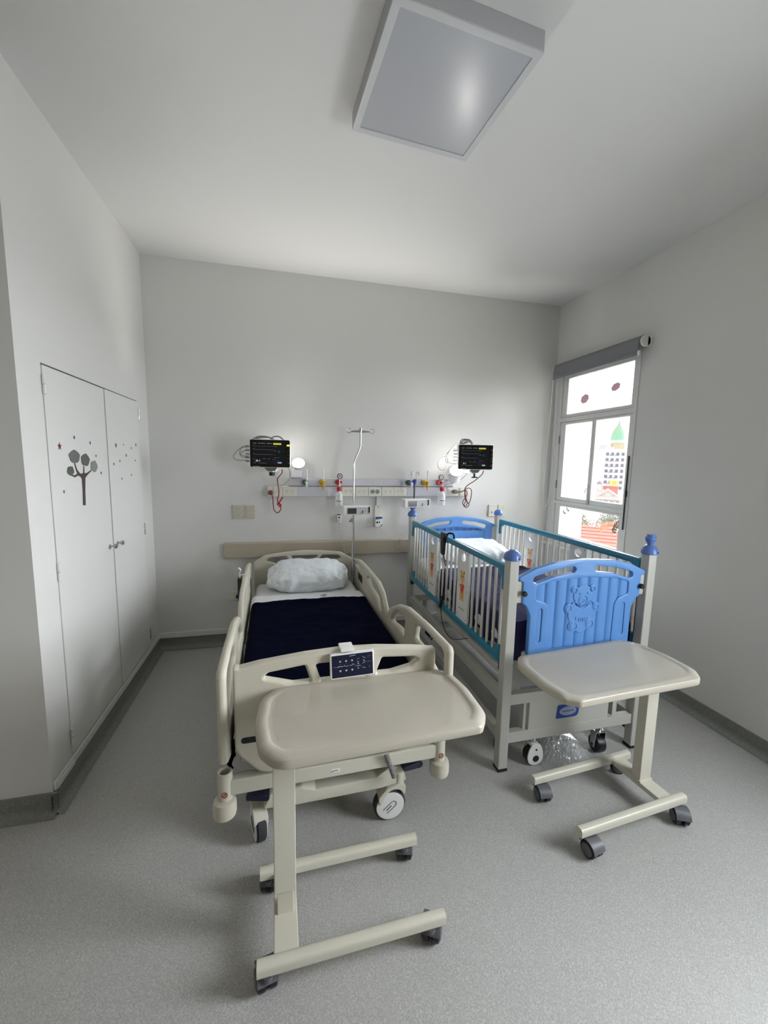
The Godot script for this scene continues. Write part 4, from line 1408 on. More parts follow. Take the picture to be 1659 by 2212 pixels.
	for p in [[0.35, 0.272, -0.075, 8.0], [-0.345, 0.235, -0.105, -12.0]]:
		h = Sh.new()
		h.x = at(V(p[0], p[1], p[2]), p[3])
		h.ext(rp([-0.05, -0.012, 0.008, 0.045, -0.016, 0.012, 0.055, 0.004, 0.01, 0.03, 0.017, 0.012, -0.05, 0.012, 0.004], 4), [], 0.055, 0.005)
		obj(h, "brake_pedal", mat(Color("1b2036"), 0.45), t)
	h = Sh.new()
	var co := []
	for i in 121:
		var u := i / 120.0
		var c := V(0.205 + 0.05 * u, 0.40 - 0.15 * u, 0.0 - 0.03 * u)
		co.append(c + V(cos(TAU * 13 * u) * 0.009, sin(TAU * 13 * u) * 0.003, sin(TAU * 13 * u) * 0.009))
	h.tube(co, 0.0036, 5)
	obj(h, "coiled_cord", M.cable, t)
	bedding()
	bed_accessories()

func bed_caster(t: Node3D, x: float, z: float, yaw: float) -> void:
	# wheel axis along local x, seen from its +x side
	var fr := at(V(x, 0, z), yaw - 90.0)
	var c := Node3D.new()
	c.name = "caster"
	t.add_child(c, true)
	c.transform = fr
	var h := Sh.new()
	h.x = Sh.along(V(-0.022, 0.077, 0), V(0.022, 0.077, 0))
	h.lathe([Vector2(0.05, 0), Vector2(0.07, 0), Vector2(0.077, 0.008), Vector2(0.077, 0.036), Vector2(0.07, 0.044), Vector2(0.05, 0.044)], 40)
	obj(h, "tire", M.rubber, c)
	for s in [-1.0, 1.0]:
		h = Sh.new()
		h.x = Sh.along(V(s * 0.015, 0.077, 0), V(s * 0.03, 0.077, 0))
		h.lathe([Vector2(0.0, 0), Vector2(0.068, 0), Vector2(0.068, 0.009), Vector2(0.062, 0.011), Vector2(0, 0.0115)], 40)
		obj(h, "hub_cover", M.white, c)
	h = Sh.new()
	for s in [-1.0, 1.0]:
		var q := []
		for k in 17:
			var a := PI * k / 16.0 - PI / 2
			q.append(V(s * 0.0272, 0.082 + 0.014 * sin(a) - 0.006, 0.018 + 0.014 * cos(a)))
		q.push_front(V(s * 0.0272, 0.062, -0.035)); q.push_back(V(s * 0.0272, 0.09, -0.035))
		h.tube(q, 0.0016, 5)
		h.tube([V(s * 0.0272, 0.076, -0.025), V(s * 0.0272, 0.077, 0.006)], 0.0022, 5)
	small(obj(h, "hub_mark", M.mid, c, Transform3D(Basis(Vector3(1, 0, 0), deg_to_rad(-40.0)), V(0, 0.077, 0)) * at(V(0, -0.077, 0))))
	h = Sh.new()
	h.x = at(V(0, 0, 0), -90)
	h.ext(rp([-0.05, 0.085, 0.03, -0.062, 0.13, 0.03, -0.02, 0.172, 0.02, 0.03, 0.185, 0.01, 0.075, 0.18, 0.02, 0.07, 0.12, 0.03, 0.045, 0.158, 0.04, 0.0, 0.166, 0.04, -0.03, 0.13, 0.05], 4), [], 0.062, 0.004)
	h.x = Transform3D()
	h.cyl(V(0, 0.16, 0.045), V(0, 0.235, 0.045), 0.026, 18, 0.003)
	obj(h, "fork", M.cream_metal, c)

func bedding() -> void:
	var b := bed_at()
	var nz := FastNoiseLite.new()
	nz.seed = 11
	nz.frequency = 2.2
	# cross section of whatever is laid over the mattress: u 0..1 from left hem to right hem
	var over := func(u: float, half: float, top: float, drop: float) -> Vector2:
		var arc := half * 2 - 0.08
		var total := arc + 2 * (drop + 0.06)
		var s := u * total - total / 2
		var a := absf(s)
		var sg := signf(s)
		if a < arc / 2: return Vector2(s, top)
		var e := a - arc / 2
		if e < 0.063:
			var w := e / 0.063 * PI / 2
			return Vector2(sg * (arc / 2 + 0.04 * sin(w)), top - 0.04 * (1 - cos(w)))
		return Vector2(sg * (half + 0.004 * sin(e * 20)), top - 0.04 - (e - 0.063))
	var h := Sh.new()
	h.cloth(64, 90, func(u: float, v: float) -> Vector3:
		var z := -0.055 - 1.36 * v
		var drop := 0.13 + 0.07 * smoothstep(0.25, 0.0, v)
		var p: Vector2 = over.call(u, 0.432, 0.648, drop)
		var mid := 1.0 - pow(absf(u * 2 - 1), 4.0)
		var y := p.y + mid * (0.010 * nz.get_noise_2d(p.x * 1.5, z * 1.4) + 0.004 * nz.get_noise_2d(p.x * 5, z * 4))
		var side := smoothstep(0.62, 0.50, p.y)
		var x := p.x + side * (0.006 * sin(z * 55.0 + u * 9) + 0.008 * nz.get_noise_2d(z * 6, 3.0)) * signf(p.x) - side * 0.006 * signf(p.x)
		# it bulges out below the left rail near the foot
		var bulge := smoothstep(0.55, 0.45, p.y) * smoothstep(0.16, 0.04, v)
		x += bulge * signf(p.x) * (0.035 + 0.012 * sin(p.y * 90))
		# the rolled top hem
		var hem := smoothstep(0.955, 0.985, v)
		y += mid * hem * 0.010
		var zz := z - 0.012 * sin(u * 21.0) * smoothstep(0.9, 1.0, v) * mid + 0.018 * (u - 0.5) * 2 * smoothstep(0.6, 1.0, v)
		return V(x, y, zz), 0.008)
	var o := obj(h, "blanket", M.navy, null, b, 70.0)
	tag(o, "dark navy blanket spread over the adult bed", "blanket")
	h = Sh.new()
	h.cloth(56, 18, func(u: float, v: float) -> Vector3:
		var z := -1.375 - 0.235 * v - 0.02 * (1 - absf(u * 2 - 1)) * v
		var p: Vector2 = over.call(u, 0.437, 0.6465, 0.05)
		var mid := 1.0 - pow(absf(u * 2 - 1), 4.0)
		var y := p.y + mid * (0.005 * nz.get_noise_2d(p.x * 4 + 9, z * 9) + 0.004 * sin(p.x * 31 + v * 5) * nz.get_noise_2d(p.x * 3, z * 3)) + mid * 0.006 * smoothstep(0.9, 1.0, v)
		y -= 0.022 * smoothstep(0.55, 1.0, v) * mid + 0.02 * smoothstep(0.22, 0.05, v)
		return V(p.x, y, z + 0.018 * (u - 0.5) * 2), 0.006)
	var sheet := obj(h, "top_sheet", M.linen, null, b, 70.0)
	tag(sheet, "white top sheet showing above the navy blanket's edge on the adult bed", "sheet")
	h = Sh.new()
	h.x = at(V(0.105, 0.648, -1.50), 0, -90)
	h.ext(circ(0.026, 20, 0, 0, 0.022), [circ(0.021, 20, 0, 0, 0.017)], 0.002)
	h.ext(pv([-0.016, -0.002, -0.004, 0.004, 0.0, 0.014, 0.004, 0.004, 0.016, 0.0, 0.005, -0.004, 0.0, -0.014, -0.005, -0.005]), [], 0.002)
	obj(h, "printed_emblem", mat(Color("8b8e92"), 0.8), sheet)
	pillow("pillow", "plump wrinkled white pillow against the adult bed's headboard", b * at(V(0.015, 0.715, -1.84), 0, 16), V(0.335, 0.105, 0.2), 3)

func pillow(called: String, label: String, t: Transform3D, r: Vector3, sd: int) -> void:
	var nz := FastNoiseLite.new()
	nz.seed = sd
	nz.frequency = 1.0
	nz.fractal_octaves = 3
	var h := Sh.new()
	var nu := 128
	var nv := 60
	var g := []
	for i in nu + 1:
		var row := []
		for j in nv + 1:
			var a := TAU * (i % nu) / nu
			var b := -PI / 2 + PI * j / nv
			var cx := signf(cos(a)) * pow(absf(cos(a)), 0.62)
			var cz := signf(sin(a)) * pow(absf(sin(a)), 0.62)
			var k := pow(maxf(0.0, cos(b)), 0.55)
			var y := signf(sin(b)) * pow(absf(sin(b)), 0.9)
			var p := V(cx * k, y, cz * k)
			# thin towards the seam and the corners
			var q := p * r
			q.y *= 1.0 - 0.22 * pow(absf(p.x), 3.0)
			if p.y < 0: q.y *= 0.72
			# creases: long soft ridges falling from the crown
			var w := nz.get_noise_3d(q.x * 9, q.y * 5, q.z * 6)
			var f := sin(q.x * 46.0 + 5.0 * nz.get_noise_3d(q.x * 4, q.y * 4, q.z * 4) + sd) * smoothstep(-0.5, 0.3, p.z)
			var amp := smoothstep(0.95, 0.3, p.y) * smoothstep(-1.0, -0.4, p.y)
			var ridge := pow(0.5 + 0.5 * f, 3.0) - 0.3
			q *= 1.0 + 0.10 * w + 0.05 * nz.get_noise_3d(q.x * 3 + 7, q.y * 3, q.z * 3)
			q += V(0, 0.45, 1.0) * ridge * 0.026 * amp * (0.4 + 0.9 * smoothstep(-0.3, 0.4, nz.get_noise_3d(q.x * 2.5, 3.0, 1.0)))
			row.append(q)
		g.append(row)
	for i in nu:
		for j in nv:
			h.quad(g[i][j], g[i][j + 1], g[i + 1][j + 1], g[i + 1][j])
	var o := obj(h, called, M.pillow, null, t, 75.0)
	tag(o, label, "pillow")

func bed_accessories() -> void:
	var b := bed_at()
	# pole with bent top, hooks and a pump
	var t := thing("drip_pole", "tall steel drip pole with cranked top at the adult bed's headboard", "drip pole")
	var z := -3.60
	var h := Sh.new()
	h.cyl(V(0.61, 0.43, z), V(0.61, 1.16, z), 0.0125, 14, 0.002)
	obj(h, "lower_tube", M.chrome, t)
	h = Sh.new()
	h.tube([V(0.61, 1.14, z), V(0.6115, 1.40, z), V(0.6115, 1.655, z)] + spl([V(0.6115, 1.67, z), V(0.618, 1.70, z), V(0.658, 1.795, z), V(0.666, 1.83, z)], 5) + [V(0.667, 1.965, z)], 0.009, 12)
	obj(h, "upper_tube", M.chrome, t)
	h = Sh.new()
	h.cyl(V(0.61, 1.145, z), V(0.61, 1.19, z), 0.0165, 14, 0.002)
	h.rbox(V(0.595, 1.17, z + 0.008), V(0.03, 0.028, 0.016), 0.005)
	obj(h, "height_collar", M.steel, t)
	h = Sh.new()
	h.cyl(V(0.583, 1.163, z + 0.01), V(0.574, 1.160, z + 0.014), 0.006, 10)
	obj(h, "locking_knob", M.dark, t)
	h = Sh.new()
	for s in [-1.0, 1.0]:
		h.x = at(V(0.668, 1.957, z))
		h.ext(pv([0, -0.013, s * 0.084, -0.010, s * 0.084, 0.001, 0, 0.010]) if s > 0 else pv([0, 0.010, s * 0.084, 0.001, s * 0.084, -0.010, 0, -0.013]), [], 0.012, 0.002)
		var c := []
		for k in 15:
			var a := deg_to_rad(205 + 290.0 * k / 14.0)
			c.append(V(s * (0.102 + 0.020 * cos(a)), 0.002 + 0.020 * sin(a), 0))
		h.tube(c, 0.0032, 7)
	h.x = Transform3D()
	h.cyl(V(0.667, 1.945, z), V(0.667, 1.985, z), 0.011, 12, 0.002)
	obj(h, "hook_bar", M.steel, t)
	var pump := infusion_pump("white infusion pump with grey display clamped to the tall drip pole", at(V(0.628, 1.267, z + 0.055)))
	# the crib's short pole with its own pump
	t = thing("drip_pole", "short dark drip pole with two loop hooks on the crib's far post", "drip pole")
	h = Sh.new()
	h.cyl(V(1.178, 1.27, z), V(1.178, 1.50, z), 0.008, 12)
	obj(h, "tube", mat(Color("5a5658"), 0.35, 0.8), t)
	h = Sh.new()
	h.x = at(V(1.178, 1.485, z))
	h.lathe([Vector2(0, 0), Vector2(0.010, 0), Vector2(0.011, 0.015), Vector2(0.018, 0.025), Vector2(0.020, 0.045), Vector2(0.013, 0.054), Vector2(0, 0.056)], 16)
	h.x = Transform3D()
	h.cyl(V(1.16, 1.522, z + 0.008), V(1.148, 1.518, z + 0.008), 0.009, 10, 0.002)
	obj(h, "pole_clamp", mat(Color("3a4a9c"), 0.35), t)
	h = Sh.new()
	for s in [-1.0, 1.0]:
		h = Sh.new()
		var c := [V(1.178 + s * 0.012, 1.53, z), V(1.178 + s * 0.016, 1.57, z)]
		for k in 12:
			var a := deg_to_rad((200.0 if s > 0 else -20.0) - s * 290.0 * k / 11.0)
			c.append(V(1.178 + s * 0.026 + 0.013 * cos(a), 1.592 + 0.015 * sin(a), z))
		h.tube(c, 0.0032, 7)
		obj(h, "loop_hook", M.steel, t)
	infusion_pump("grey infusion pump with dark display above the crib's far corner post", at(V(1.175, 1.327, z + 0.055), 4.0))
	# bed remote hung on the raised rail at the wall side
	t = thing("bed_remote", "dark bed remote with white hook hung outside the adult bed's closet-side rail", "remote", b)
	h = Sh.new()
	h.x = at(V(-0.508, 0, -1.46), -90)
	h.ext(rrect(0.07, 0.17, 0.014, 4, 0, 0.755), [], 0.028, 0.006)
	obj(h, "handset", M.dark, t)
	h = Sh.new()
	h.sweep(spl([V(-0.506, 0.82, -1.46), V(-0.508, 0.87, -1.46), V(-0.50, 0.893, -1.46), V(-0.515, 0.91, -1.46)], 5), rrect(0.03, 0.006, 0.002, 2))
	h.tube(spl([V(-0.50, 0.858, -1.45), V(-0.47, 0.866, -1.44), V(-0.445, 0.857, -1.44), V(-0.442, 0.82, -1.44), V(-0.443, 0.72, -1.44)], 5), 0.004, 6)
	obj(h, "hook", M.bright, t)

func infusion_pump(label: String, tr: Transform3D) -> Node3D:
	var t := thing("infusion_pump", label, "pump", tr, "infusion pumps on poles")
	var h := Sh.new()
	h.ext(rp([-0.123, -0.038, 0.006, 0.118, -0.038, 0.004, 0.122, 0.036, 0.006, -0.123, 0.038, 0.008], 4), [], 0.10, 0.006)
	obj(h, "case", M.bright, t)
	h = Sh.new()
	h.rbox(V(0.013, -0.001, 0.0505), V(0.205, 0.062, 0.003), 0.001)
	obj(h, "front_plate", mat(Color("c9c9cb"), 0.35), t)
	h = Sh.new()
	h.rbox(V(-0.048, -0.002, 0.053), V(0.079, 0.048, 0.003), 0.001)
	obj(h, "display", mat(Color("45464b"), 0.2), t)
	h = Sh.new()
	h.rbox(V(0.104, 0.008, 0.052), V(0.016, 0.052, 0.005), 0.001)
	obj(h, "latch", mat(Color("333238"), 0.4), t)
	h = Sh.new()
	for p in [[0.047, -0.0045, 0.0062], [0.047, -0.018, 0.0055]]:
		h = Sh.new()
		h.cyl(V(p[0], p[1], 0.051), V(p[0], p[1], 0.0535), p[2], 12)
		obj(h, "round_key", mat(Color("3c4236"), 0.5), t)
	h = Sh.new()
	for p in [[0.03, 0.02], [0.05, 0.022], [0.068, 0.02], [0.028, -0.012], [0.07, -0.012], [0.072, -0.002], [0.026, -0.022]]: h.rbox(V(p[0], p[1], 0.052), V(0.009, 0.004, 0.002), 0.0006)
	small(obj(h, "small_key", M.grey, t))
	h = Sh.new()
	h.rbox(V(0, -0.001, -0.058), V(0.04, 0.05, 0.03), 0.005)
	obj(h, "pole_clamp", M.steel, t)
	return t

# ---------- the children's bed ----------
# local frame: origin on the floor under its middle, foot towards +z
const CX := 0.442
const CZ := 0.859
func bear_image() -> Image:
	var im := Image.create_empty(96, 224, false, Image.FORMAT_RGBA8)
	im.fill(Color("e9e7e2"))
	var disc := func(cx: float, cy: float, rx: float, ry: float, c: Color) -> void:
		for y in range(int(cy - ry), int(cy + ry) + 1):
			for x in range(int(cx - rx), int(cx + rx) + 1):
				if pow((x - cx) / rx, 2) + pow((y - cy) / ry, 2) <= 1.0 and x >= 0 and y >= 0 and x < 96 and y < 224: im.set_pixel(x, y, c)
	var tan_c := Color("d9a75e")
	var light := Color("ecc98c")
	var brown := Color("8a5a2c")
	disc.call(30, 40, 11, 12, tan_c); disc.call(68, 36, 11, 12, tan_c)
	disc.call(30, 40, 6, 7, brown); disc.call(68, 36, 6, 7, brown)
	disc.call(48, 158, 25, 42, tan_c)
	disc.call(48, 68, 28, 32, tan_c)
	disc.call(49, 80, 16, 13, light)
	disc.call(38, 62, 4, 6, Color("2c1c12")); disc.call(58, 60, 4, 6, Color("2c1c12"))
	disc.call(49, 74, 5, 4, Color("2c1c12")); disc.call(49, 86, 5, 3, Color("7a2f20"))
	disc.call(30, 194, 13, 10, light); disc.call(66, 192, 13, 10, light)
	disc.call(34, 122, 17, 17, Color("d8302e")); disc.call(61, 118, 17, 17, Color("d8302e"))
	for i in 34:
		var w := int(30.0 * (1.0 - i / 34.0))
		im.fill_rect(Rect2i(48 - w, 126 + i, 2 * w, 1), Color("d8302e"))
	disc.call(40, 118, 7, 6, Color("f08a80"))
	disc.call(22, 130, 8, 8, light); disc.call(74, 126, 8, 8, light)
	return im

func crib() -> void:
	var t := thing("childrens_bed", "blue and grey railed children's hospital bed under the window", "crib", at(V(1.608, 0, -2.742)))
	var h: Sh
	# corner posts with domed caps
	for sx in [-1.0, 1.0]:
		for sz in [-1.0, 1.0]:
			h = Sh.new()
			h.rbox(V(sx * CX, 0.61, sz * CZ), V(0.056, 1.19, 0.056), 0.006, 2)
			var p := obj(h, "corner_post", M.alu, t)
			h = Sh.new()
			h.rbox(V(sx * CX, 0.008, sz * CZ), V(0.059, 0.016, 0.059), 0.003)
			obj(h, "foot", M.black, p)
			h = Sh.new()
			h.x = at(V(sx * CX, 1.198, sz * CZ))
			var prof := [Vector2(0, 0), Vector2(0.04, 0), Vector2(0.0445, 0.004), Vector2(0.0445, 0.016), Vector2(0.040, 0.032), Vector2(0.030, 0.045), Vector2(0.016, 0.053)]
			if (sx > 0) == (sz > 0): prof.append_array([Vector2(0.016, 0.06), Vector2(0.027, 0.076), Vector2(0.030, 0.092), Vector2(0.026, 0.10), Vector2(0.022, 0.104), Vector2(0.022, 0.112), Vector2(0.0, 0.112)])
			elif sx < 0 and sz < 0: prof.append_array([Vector2(0.016, 0.075), Vector2(0.02, 0.085), Vector2(0.02, 0.10), Vector2(0, 0.10)])
			else: prof.append(Vector2(0, 0.056))
			h.lathe(prof, 28)
			var c := obj(h, "post_cap", M.blue_cap, p)
			h = Sh.new()
			h.x = at(V(sx * CX + 0.014, 1.212, sz * CZ + 0.0425), 0, 90)
			h.lathe([Vector2(0, 0), Vector2(0.0045, 0), Vector2(0.0045, 0.002), Vector2(0, 0.002)], 10)
			obj(h, "grub_screw", M.black, c)
			# guide rod for the sliding side
			h = Sh.new()
			h.cyl(V(sx * CX, 0.10, sz * (CZ - 0.048)), V(sx * CX, 1.12, sz * (CZ - 0.048)), 0.009, 12)
			obj(h, "guide_rod", M.chrome, t)
			h = Sh.new()
			h.rbox(V(sx * CX, 0.115, sz * (CZ - 0.045)), V(0.03, 0.05, 0.034), 0.006)
			obj(h, "rod_bracket", M.dark, t)
			h = Sh.new()
			h.rbox(V(sx * CX, 0.585, sz * (CZ - 0.045)), V(0.03, 0.05, 0.03), 0.006)
			obj(h, "rod_bracket", M.dark, t)
	for sz in [1.0, -1.0]: crib_end(t, sz)
	for sx in [-1.0, 1.0]: crib_side(t, sx)
	# frame
	for sx in [-1.0, 1.0]:
		for y in [0.415, 0.19]:
			h = Sh.new()
			h.rbox(V(sx * (CX - 0.006), y, 0), V(0.042, 0.06, 1.66), 0.004)
			obj(h, "side_beam", M.alu, t)
	for sz in [-1.0, 1.0]:
		for y in [0.414, 0.189]:
			h = Sh.new()
			h.rbox(V(0, y, sz * (CZ - 0.004)), V(0.83, 0.062, 0.042), 0.004)
			obj(h, "end_beam", M.alu, t)
		for x in [-0.30, 0.30]:
			h = Sh.new()
			h.rbox(V(x, 0.30, sz * (CZ - 0.02)), V(0.03, 0.17, 0.04), 0.003)
			obj(h, "upright", M.alu, t)
	h = Sh.new()
	h.rbox(V(-0.024, 0.302, CZ + 0.004), V(0.53, 0.166, 0.022), 0.003)
	var box := obj(h, "motor_cover", M.alu, t)
	h = Sh.new()
	h.x = at(V(-0.038, 0.303, CZ + 0.0156))
	h.ext(rp([-0.077, -0.041, 0.008, 0.07, -0.041, 0.03, 0.077, 0.041, 0.008, -0.070, 0.041, 0.012], 5), [], 0.002, 0.0006)
	var lb := obj(h, "maker_label", mat(Color("23408f"), 0.3), box)
	h = Sh.new()
	h.x = at(V(-0.038, 0.303, CZ + 0.0168))
	h.ext(circ(0.055, 28, 0, 0, 0.027), [], 0.0008)
	obj(h, "label_field", mat(Color("93a5cf"), 0.3), lb)
	h = Sh.new()
	h.x = at(V(-0.038, 0.303, CZ + 0.0174))
	for k in 9: h.box(V(-0.036 + 0.009 * k, 0.001 * sin(k * 2.2), 0), V(0.0055, 0.007 + 0.002 * (k % 2), 0.0006))
	small(obj(h, "label_print", mat(Color("6b3a52"), 0.5), lb))
	# white tray under the mattress, mattress platform, mattress
	h = Sh.new()
	h.x = at(V(0.02, 0.40, 0), 0, 90)
	h.ext(pv([-0.31, -0.62, 0.31, -0.62, 0.31, 0.775, 0.02, 0.775, 0.02, 0.775, -0.14, 0.775, -0.15, 0.75, -0.20, 0.75, -0.21, 0.775, -0.31, 0.775]), [], 0.05, 0.004)
	obj(h, "under_tray", M.bright, t)
	h = Sh.new()
	h.rbox(V(0, 0.635, 0), V(0.80, 0.03, 1.60), 0.006)
	obj(h, "platform", M.alu, t)
	for z in [-0.5, 0.45]:
		h = Sh.new()
		h.rbox(V(0, 0.535, z), V(0.62, 0.20, 0.05), 0.006)
		obj(h, "support", M.alu, t)
	h = Sh.new()
	h.rbox(V(0, 0.735, -0.01), V(0.80, 0.17, 1.58), 0.04, 3)
	obj(h, "mattress", M.linen, t)
	# castors
	for c in [[-0.236, 0.852, 0.0, 0], [0.205, 0.852, 85.0, 1], [-0.26, -0.80, 30.0, 1], [0.25, -0.80, -20.0, 0]]: crib_caster(t, c[0], c[1], c[2], c[3] == 0)
	crib_bedding()
	crib_remote()

func crib_end(t: Node3D, sz: float) -> void:
	var h := Sh.new()
	var e := Node3D.new()
	e.name = "end_panel"
	t.add_child(e, true)
	e.transform = at(V(0, 0, sz * (CZ + 0.006)), 0.0 if sz > 0 else 180.0)
	var half := [0.32, 1.150, 0.20, 1.176, 0.07, 1.187, 0.0, 1.188]
	var pts := [0.327, 0.66, 0.01, 0.327, 0.89, 0.06, 0.352, 0.945, 0.05, 0.378, 0.962, 0.01, 0.380, 1.078, 0.004, 0.404, 1.088, 0.005, 0.402, 1.106, 0.006, 0.31, 1.148, 0.2, 0.19, 1.176, 0.3, 0.0, 1.189, 0.4]
	var out := pts.duplicate()
	for i in range(pts.size() / 3 - 2, -1, -1): out.append_array([-pts[i * 3], pts[i * 3 + 1], pts[i * 3 + 2]])
	var sl := rp([-0.322, 1.078, 0.012, -0.316, 1.103, 0.02, -0.20, 1.135, 0.1, -0.07, 1.150, 0.012, -0.056, 1.134, 0.012, -0.072, 1.116, 0.01, -0.19, 1.100, 0.1, -0.30, 1.068, 0.012], 5)
	var rec := rp([-0.296, 0.978, 0.014, -0.296, 1.046, 0.014, -0.22, 1.070, 0.1, 0.0, 1.088, 0.3, 0.22, 1.070, 0.1, 0.296, 1.046, 0.014, 0.296, 0.978, 0.014, 0.232, 0.955, 0.04, 0.210, 0.925, 0.03, 0.205, 0.69, 0.01, -0.205, 0.69, 0.01, -0.210, 0.925, 0.03, -0.232, 0.955, 0.04], 5)
	var vs := rp([-0.285, 0.735, 0.015, -0.255, 0.735, 0.015, -0.253, 0.925, 0.015, -0.283, 0.925, 0.015], 5)
	h.ext(rp(out, 5), [sl, mirror(sl), rec, vs, mirror(vs)], 0.032, 0.007, 2)
	obj(h, "board", M.blue, e)
	# scalloped field set back behind the frame
	h = Sh.new()
	var n := 9
	var w := 0.612 / n
	var a := []
	for k in n:
		for i in 8:
			var u := i / 8.0
			a.append(V(-0.306 + w * (k + u), 0, 0.001 + 0.009 * sqrt(maxf(0.0, 1 - pow(u * 2 - 1, 2)))))
	a.append(V(0.306, 0, 0.001))
	for i in a.size() - 1:
		for y in [[0.685, 1.06]]:
			h.quad(a[i] + V(0, y[0], 0), a[i + 1] + V(0, y[0], 0), a[i + 1] + V(0, _arch(a[i + 1].x), 0), a[i] + V(0, _arch(a[i].x), 0))
	h.quad(V(0.306, 0.685, -0.012), V(-0.306, 0.685, -0.012), V(-0.306, 1.052, -0.012), V(0.306, 1.052, -0.012))
	obj(h, "ribbed_field", M.blue, e, Transform3D(), 50.0)
	# bear in relief
	h = Sh.new()
	h.x = at(V(0, 0, 0.006))
	var R := func(cx: float, cy: float, r: float, ry := -1.0) -> void: h.ext(circ(r, 26, cx, cy, ry), [], 0.016, 0.003)
	R.call(0.0, 0.985, 0.062, 0.056)
	R.call(-0.058, 1.018, 0.022); R.call(0.06, 1.02, 0.022)
	R.call(-0.088, 0.915, 0.026); R.call(0.09, 0.912, 0.026)
	R.call(-0.05, 0.81, 0.034); R.call(0.054, 0.817, 0.034)
	h.ext(spl2([0, 0.765, -0.05, 0.80, -0.085, 0.86, -0.082, 0.905, -0.045, 0.925, 0, 0.905, 0.045, 0.925, 0.082, 0.905, 0.085, 0.86, 0.05, 0.80], 4), [], 0.013, 0.003)
	var bear := obj(h, "bear_relief", M.blue, e)
	h = Sh.new()
	var ring := func(cx: float, cy: float, r: float, z: float) -> void:
		var l := []
		for k in 22: l.append(V(cx + r * cos(TAU * k / 22), cy + r * sin(TAU * k / 22), z))
		h.tube(l, 0.0026, 6, true)
	ring.call(-0.058, 1.018, 0.013, 0.0145); ring.call(0.06, 1.02, 0.013, 0.0145)
	ring.call(-0.088, 0.915, 0.016, 0.0145); ring.call(0.09, 0.912, 0.016, 0.0145)
	ring.call(-0.05, 0.81, 0.022, 0.0145); ring.call(0.054, 0.817, 0.022, 0.0145)
	ring.call(0.0, 0.957, 0.027, 0.0145)
	h.tube(spl([V(-0.078, 0.93, 0.013), V(-0.05, 0.948, 0.014), V(0, 0.918, 0.014), V(0.05, 0.948, 0.014), V(0.078, 0.93, 0.013)], 5), 0.0026, 6)
	h.tube(spl([V(-0.006, 0.965, 0.0145), V(0.008, 0.962, 0.0145), V(0.006, 0.95, 0.0145), V(-0.006, 0.944, 0.0145)], 4), 0.0022, 5)
	for x in [-0.024, 0.026]: h.tube([V(x, 0.99, 0.0145), V(x + 0.002, 1.0, 0.0145)], 0.0032, 6)
	small(obj(h, "raised_line", M.blue, bear))
	words("Lova", 0.042, 0.004, "lettering", M.blue, bear, at(V(0.002, 0.846, 0.013)))
	# clamping lugs and star knobs
	for s in [-1.0, 1.0]:
		h = Sh.new()
		h.rbox(V(s * 0.400, 1.022, -0.004), V(0.052, 0.118, 0.02), 0.003)
		obj(h, "lug", M.alu, e)
		h = Sh.new()
		h.x = at(V(s * 0.376, 1.018, 0.016), 0, 90)
		h.lathe([Vector2(0, -0.012), Vector2(0.006, -0.012), Vector2(0.006, 0), Vector2(0.013, 0.001), Vector2(0.0155, 0.006), Vector2(0.0155, 0.014), Vector2(0.012, 0.02), Vector2(0, 0.021)], 8)
		obj(h, "star_knob", M.black, e)

func _arch(x: float) -> float: return 1.112 - 0.62 * x * x

